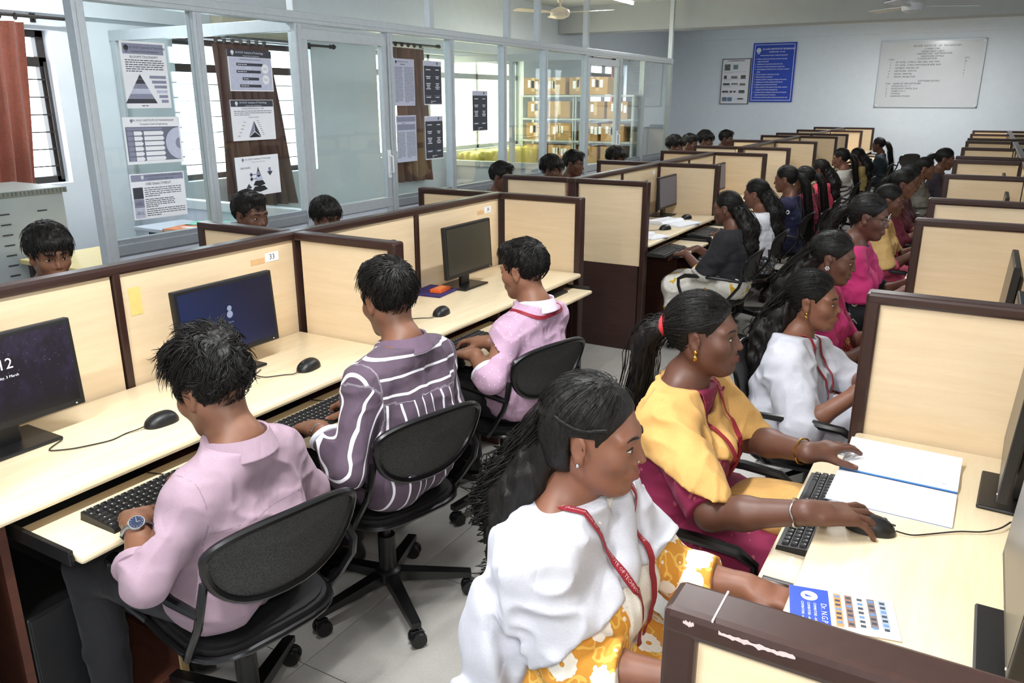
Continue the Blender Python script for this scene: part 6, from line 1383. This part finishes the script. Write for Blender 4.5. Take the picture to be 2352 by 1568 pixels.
def woman_white():
    loc, rz = (1.895, 2.300, 0), .0; T, D = L2W(loc, rz), DV(rz)
    f = Fig(T(1.948, 2.362, .955), yaw=-.06, pitch=-.02, male=False, pel=(0, 0, .50), bulk=.90, sw=.140, arms={
        'R': dict(w=T(2.17, 2.10, .715), dir=D(.17, .04, -.02), pole=D(-.1, -.7, -.8)), 'L': dict(w=T(2.18, 2.36, .715), dir=D(.17, .0, -.02), pole=D(-.1, .8, -.7))}, knees={'L': (.38, .10, .47, .34, .10, .09), 'R': (.38, -.10, .47, .34, -.10, .09)}, face=dict(jaw=.96, nose=.95))
    r = base_person('young woman in a white scarf over a black top with half-tied hair, right row', f, loc, rz, SKW1, 'woman_half', .006, .005, 17, 1100, lambda f, rs, h: tail_loose(f, rs, h, .30, 260, .009, .055, .085))
    w = Wear(f, .42, {'R': -.28, 'L': -.28}, .004, .005, seed=6.); m = weave('black sequin cloth', '#10131f', 'motif', '#8a8f9c', sc=2.2); cloth(w.top, f, .008, 'dress_top', m, r); wh = weave('white scarf cloth', '#c2c3cc'); cloth(lambda p: w.skirt(p, .16, .2), f, .012, 'white_skirt', wh, r)
    cape = lambda p: smax(w.cape(p, ([-180, -90, -50, -20, 0, 40, 90, 140, 180], [.40, .36, .33, .24, .18, .14, .12, .20, .40]), .028, .006, .055, 6), -(f.neck(p) - F(.018)), .01); cloth(cape, f, .007, 'scarf', wh, r); lanyard(f, r, lambda p: np.minimum(cape(p), w.top(p)), .30, .015, ('INSTITUTE OF TECHNOLOGY', 'N.G.P. INSTITUTE OF TECH'), .0095)
    stud(f, r, (-.004, -.085, -.036), .0052, GOLD, 'earring', .014); c = chair('black office chair of the woman in a white scarf over black, right row', 2.015, 2.24, .0); c.scale = (1, 1, CS); shoes(f, r, BLKSHOE)
woman_yellow(); woman_maroon(); woman_white()

# ---- everyone farther away: shared bodies, their own clothes
def template_woman(kind, tail, h, seed, cape=None, seedw=0.):
    f = Fig((.075, 0, 1.06), yaw=-.02, pitch=.14, male=False, pel=(0, 0, .52), bulk=.97, sw=.148, arms={'R': dict(w=(.30, -.12, .73), dir=(.17, .03, -.02)), 'L': dict(w=(.31, .12, .73), dir=(.17, -.02, -.02))}, knees={'L': (.40, .11, .48, .35, .11, .09), 'R': (.40, -.11, .48, .35, -.11, .09)})
    r = base_person('template', f, (0, 0, 0), 0, SKW3, kind, h, h*.8, seed, 500, tail); w = Wear(f, .43, {'R': .30, 'L': .30}, .004, .006, seed=seedw)
    pl = weave('plain cloth', '#888888'); cloth(w.top, f, h*1.25, 'dress_top', pl, r); cloth(lambda p: w.skirt(p, .16, .10), f, .014, 'dress_skirt', pl, r)
    if cape: cloth(lambda p: smax(w.cape(p, *cape), -(f.neck(p)-F(.016)), .01), f, h*1.3, 'scarf', pl, r)
    return r
def template_man(kind, h, seed):
    f = Fig((.06, 0, 1.09), yaw=.0, pitch=.12, pel=(0, 0, .535), arms={'R': dict(w=(.30, -.12, .74), dir=(.17, .03, -.02)), 'L': dict(w=(.30, .12, .74), dir=(.17, -.03, -.02))}, knees={'L': (.40, .11, .50, .36, .11, .09), 'R': (.40, -.11, .50, .36, -.11, .09)})
    r = base_person('template', f, (0, 0, 0), 0, SK2, kind, h, h*.8, seed, 700); w = Wear(f, .45, None, .022, .006); pl = weave('plain shirt', '#777777'); cloth(w.top, f, .010, 'shirt', pl, r); collar(f, r, pl); cloth(w.bottom, f, .016, 'trousers', NAVY, r); return r
def recolour(root, mp):
    for c in root.children:
        k = c.name.split('.')[0]
        if k in mp and mp[k] is not None and c.material_slots: c.material_slots[0].link = 'OBJECT'; c.material_slots[0].material = mp[k]
def place(tpl, label, hx, hy, hz, rz, mats, hd=(.075, 0, 1.06), used=set(), ch=None):
    r = tpl if tpl.name not in used else dup(tpl); used.add(tpl.name); s = hz/hd[2]; c, sn = math.cos(rz), math.sin(rz)
    r.scale = (s, s, s); r.rotation_euler = (0, 0, rz); x, y = hx-(c*hd[0]-sn*hd[1])*s, hy-(sn*hd[0]+c*hd[1])*s; r.location = (x, y, 0); r['label'] = label; recolour(r, mats)
    if ch: q = chair(ch, x+.115*c, y+.115*sn, rz); q.scale = (1, 1, CS*s)
    return r
TWp = template_woman('woman_pony', lambda f, rs, h: tail_pony(f, rs, h, .34, .09, .026), .007, 21, (([-180, -90, -30, 30, 90, 180], [.20, .22, .16, .15, .12, .20]), .025, .006, .055, 7))
TWl = template_woman('woman_half', lambda f, rs, h: tail_loose(f, rs, h, .36, 160, .006, .06, .085), .007, 23, (([-180, -90, -30, 30, 90, 180], [.32, .30, .18, .16, .30, .32]), .026, .006, .055, 7), 4.)
TWn = template_woman('woman_pony', lambda f, rs, h: tail_pony(f, rs, h, .40, .10, .030), .008, 25, None, 8.)
TMs = template_man('man_short', .008, 31); TMf = template_man('man_fringe', .007, 33)
cw = weave
def fem(col, kind='plain', c2='#ffffff', scarf=None, skirt=None, skin=None, sc=1.):
    m = cw('cloth %s %s' % (col, kind), col, kind, c2, sc=sc); d = {'dress_top': m, 'dress_skirt': m if skirt is None else skirt, 'body': skin or SKW3}
    if scarf: d['scarf'] = cw('scarf '+scarf, scarf)
    return d
wf = cw('white yellow print', '#d9d6cc', 'blotch', '#cfa52a')
# right row, facing right
place(TWl, 'young woman with silver flower earring and pink scarf behind the white-scarfed woman', 1.935, 2.84, 1.037, 0, fem('#a8284e', 'floral', '#d89a6a', '#b02060', skin=SKW2, sc=2.), ch='black office chair of the woman with flower earring')
place(TWp, 'bespectacled young woman in a black ringed dress and hot pink scarf', 1.955, 3.80, 1.095, 0, fem('#141318', 'rings', '#d8d2c0', '#a8185a', skin=SKW2), ch='black office chair of the bespectacled woman')
place(TWl, 'young woman in a tan shawl behind the bespectacled one', 1.915, 5.30, 1.02, 0, fem('#c04a66', 'plain', '#ffffff', '#c8a468', skin=SKW2), ch='black office chair of the woman in tan')
place(TWn, 'young woman in a plain maroon dress with stud earring, right row', 1.91, 6.40, 1.035, 0, fem('#5c1226', 'plain', skin=SKW3), ch='black office chair of the woman in plain maroon')
place(TWn, 'young woman in wine red mostly hidden behind the plain maroon one', 1.91, 7.05, 1.025, 0, fem('#4a2430', 'motif', '#8a5a66', skin=SKW2), ch='black office chair of the mostly hidden woman')
place(TWp, 'young woman in a grey dress with low ponytail, right row', 1.93, 8.58, 1.005, 0, fem('#6a665e', 'plain', '#ffffff', '#615d56', skin=SKW3), ch='black office chair of the woman in grey')
place(TWn, 'young woman in dark plum at the far right, before the back wall', 2.07, 9.36, 1.055, 0, fem('#251a24', 'plain', skin=SKW2), ch='black office chair of the woman in dark plum')
# left row beyond the gap, facing left
place(TWl, 'young woman in a black shawl over white and yellow print, past the gap', 1.00, 4.56, .995, PI, fem('#d9d6cc', 'blotch', '#cfa52a', '#141318', wf, SKW2), ch='black office chair of the woman in a black shawl')
place(TWl, 'young woman in blue print and white shawl with blue hair clip', .975, 5.44, 1.0, PI, fem('#1c3a5c', 'floral', '#b8c8d4', '#dcdde4', skin=SKW3, sc=2.5), ch='black office chair of the woman with a blue clip')
place(TWn, 'young woman in navy with white flower on the sleeve, left row', .985, 6.42, 1.03, PI, fem('#15173a', 'motif', '#4a4e80', skin=SKW3, sc=.4), ch='black office chair of the woman in navy')
place(TWn, 'young woman in crimson beside the one in navy', 1.03, 7.00, .99, PI, fem('#8e1f40', 'motif', '#a84a60', skin=SKW2), ch='black office chair of the woman in crimson')
place(TWl, 'young woman in coral red with white shawl, left row', .98, 8.08, .985, PI, fem('#c82f48', 'plain', '#ffffff', '#c23a50', cw('cloth #c9c6c6 plain', '#c9c6c6'), SKW2), ch='black office chair of the woman in coral')
place(TWp, 'young woman in pale cloth with slanting black lines, left row', .97, 9.50, 1.02, PI, fem('#b7b3ae', 'slant', '#3a3634', '#b3afa8', skin=SKW3, sc=.5), ch='black office chair of the woman in slanting lines')
place(TWl, 'young woman in black with yellow scarf, left row', .985, 10.75, .97, PI, fem('#1a171b', 'plain', '#ffffff', '#b09a5c', skin=SKW2), ch='black office chair of the woman in a yellow scarf')
place(TWn, 'young woman in dark teal with a ponytail, last before the back wall', .985, 13.1, 1.005, PI, fem('#1b2a33', 'plain', skin=SKW2), ch='black office chair of the woman in teal')
q = chair('empty black office chair against the back wall', 1.15, 15.0, PI*.75); q.scale = (1, 1, CS)
# boys on the window side, facing right
hm = (.06, 0, 1.09)
def boy(tpl, label, x, y, z, col, skin, rz=0., ch=None): place(tpl, label, x, y, z, rz, {'shirt': cw('shirt '+col, col), 'collar': cw('shirt '+col, col), 'body': skin}, hm, ch=ch)
boy(TMf, 'boy with bushy fringe peering over the divider at the far left', -.87, 1.125, 1.068, '#3a3f52', SK1, -.25, 'chair behind the divider of the bushy-haired boy')
boy(TMs, 'boy in profile with thin moustache below the tiered pyramid poster', -.88, 2.215, 1.10, '#8a8f9c', SK2, -.05, 'chair behind the divider of the boy in profile')
boy(TMf, 'boy with straight fringe whose eyes just clear the divider', -.83, 2.73, 1.02, '#5c6a7a', SK2, -.30, 'chair behind the divider of the straight-fringed boy')
for lab, tp, x, y, z, col, sk in [('boy with cropped hair behind the end of the first cluster', TMs, -.90, 4.84, 1.085, '#6a6f7c', SK2), ('boy looking down beside the partition glass, left of a pair', TMf, -.86, 5.64, 1.085, '#4c5668', SK2), ('boy looking down beside the partition glass, right of a pair', TMs, -.90, 6.165, 1.105, '#7a2f3c', SK2), ('boy of whom only the crown shows below the cartons', TMf, -.90, 7.18, 1.085, '#59606c', SK2), ('boy at the partition end, leftmost of four dark heads', TMf, -.90, 9.04, 1.125, '#8a3a44', SK2), ('boy at the partition end, second of four dark heads', TMs, -.90, 9.62, 1.13, '#4a5060', SK2), ('boy at the partition end, third of four dark heads', TMf, -.90, 10.30, 1.14, '#6a7080', SK2), ('boy at the partition end, rightmost of four dark heads', TMs, -.90, 11.32, 1.125, '#3f4656', SK2)]:
    boy(tp, lab, x, y, z, col, sk, 0., 'chair of the '+lab)
# small things on the farther women
gl = thing('spectacles', 'thin metal spectacles worn by the woman in the black ringed dress', 'spectacles', (1.955, 3.80, 1.095)); b = MB()
for s in (1, -1): b.tube([(.098-.004*abs(math.cos(a)), s*.033+.022*math.cos(a), .0+.018*math.sin(a)) for a in np.linspace(0, 2*PI, 20, endpoint=False)], .0012, 5, closed=True).tube([(.092, s*.055, .004), (.0, s*.082, .008), (-.01, s*.083, -.002)], .0012, 5)
b.tube([(.100, .011, .004), (.103, 0, .007), (.100, -.011, .004)], .0012, 5).ob('frame', METAL, gl, True)
Rt = rotz(-.02)@roty(.14)
def trinket(owner, hp, name, mat, kind):
    p = np.array((.075, 0, 1.06)) + Rt@(np.array(hp)*.93); b = MB()
    if kind == 'flower':
        for k in range(6): b.ell((p[0]+.007*math.cos(k*PI/3), p[1], p[2]+.007*math.sin(k*PI/3)), (.0045, .0025, .0045), 8, 6)
        b.ell(tuple(p), (.004, .004, .004), 8, 6)
    elif kind == 'clip': b.box(tuple(p-np.array((.012, .02, .012))), tuple(p+np.array((.012, .02, .012))), .006)
    else: b.ell(tuple(p), (.004, .004, .004), 8, 6)
    b.ob(name, mat, owner, True)
byl = {o['label']: o for o in bpy.data.objects if o.parent is None and 'label' in o}
for k, o in byl.items():
    if 'silver flower earring' in k: trinket(o, (-.004, -.086, -.036), 'earring', METAL, 'flower')
    elif 'stud earring' in k: trinket(o, (-.004, -.085, -.034), 'earring', METAL, 'stud')
    elif 'blue hair clip' in k: trinket(o, (-.112, .0, .015), 'hair_clip', M('blue clip', '#2a6a9a', .4), 'clip')
    elif 'white flower on the sleeve' in k:
        b = MB()
        for q in range(7): b.ell((-.015+.012*math.cos(q*.9), .214, .80+.014*math.sin(q*.9)), (.006, .003, .006), 8, 5)
        b.ob('sleeve_flower', WHITE, o, True)
finish_texts()
GR = {'chair': 'office chairs', 'monitor': 'desktop monitors', 'keyboard': 'keyboards', 'mouse': 'computer mice', 'carton': 'cartons on the rack', 'partition': 'cubicle partitions', 'desk': 'computer desks', 'person': 'students at the computers', 'poster': 'notices on the glass', 'tube light': 'ceiling tube lights', 'curtain': 'window curtains', 'curtain rod': 'curtain rods', 'ceiling fan': 'ceiling fans', 'folder': 'office files', 'notebook': 'open notebooks'}
for o in list(bpy.data.objects):
    if o.parent is None and o.get('category') in GR and 'group' not in o: o['group'] = GR[o['category']]
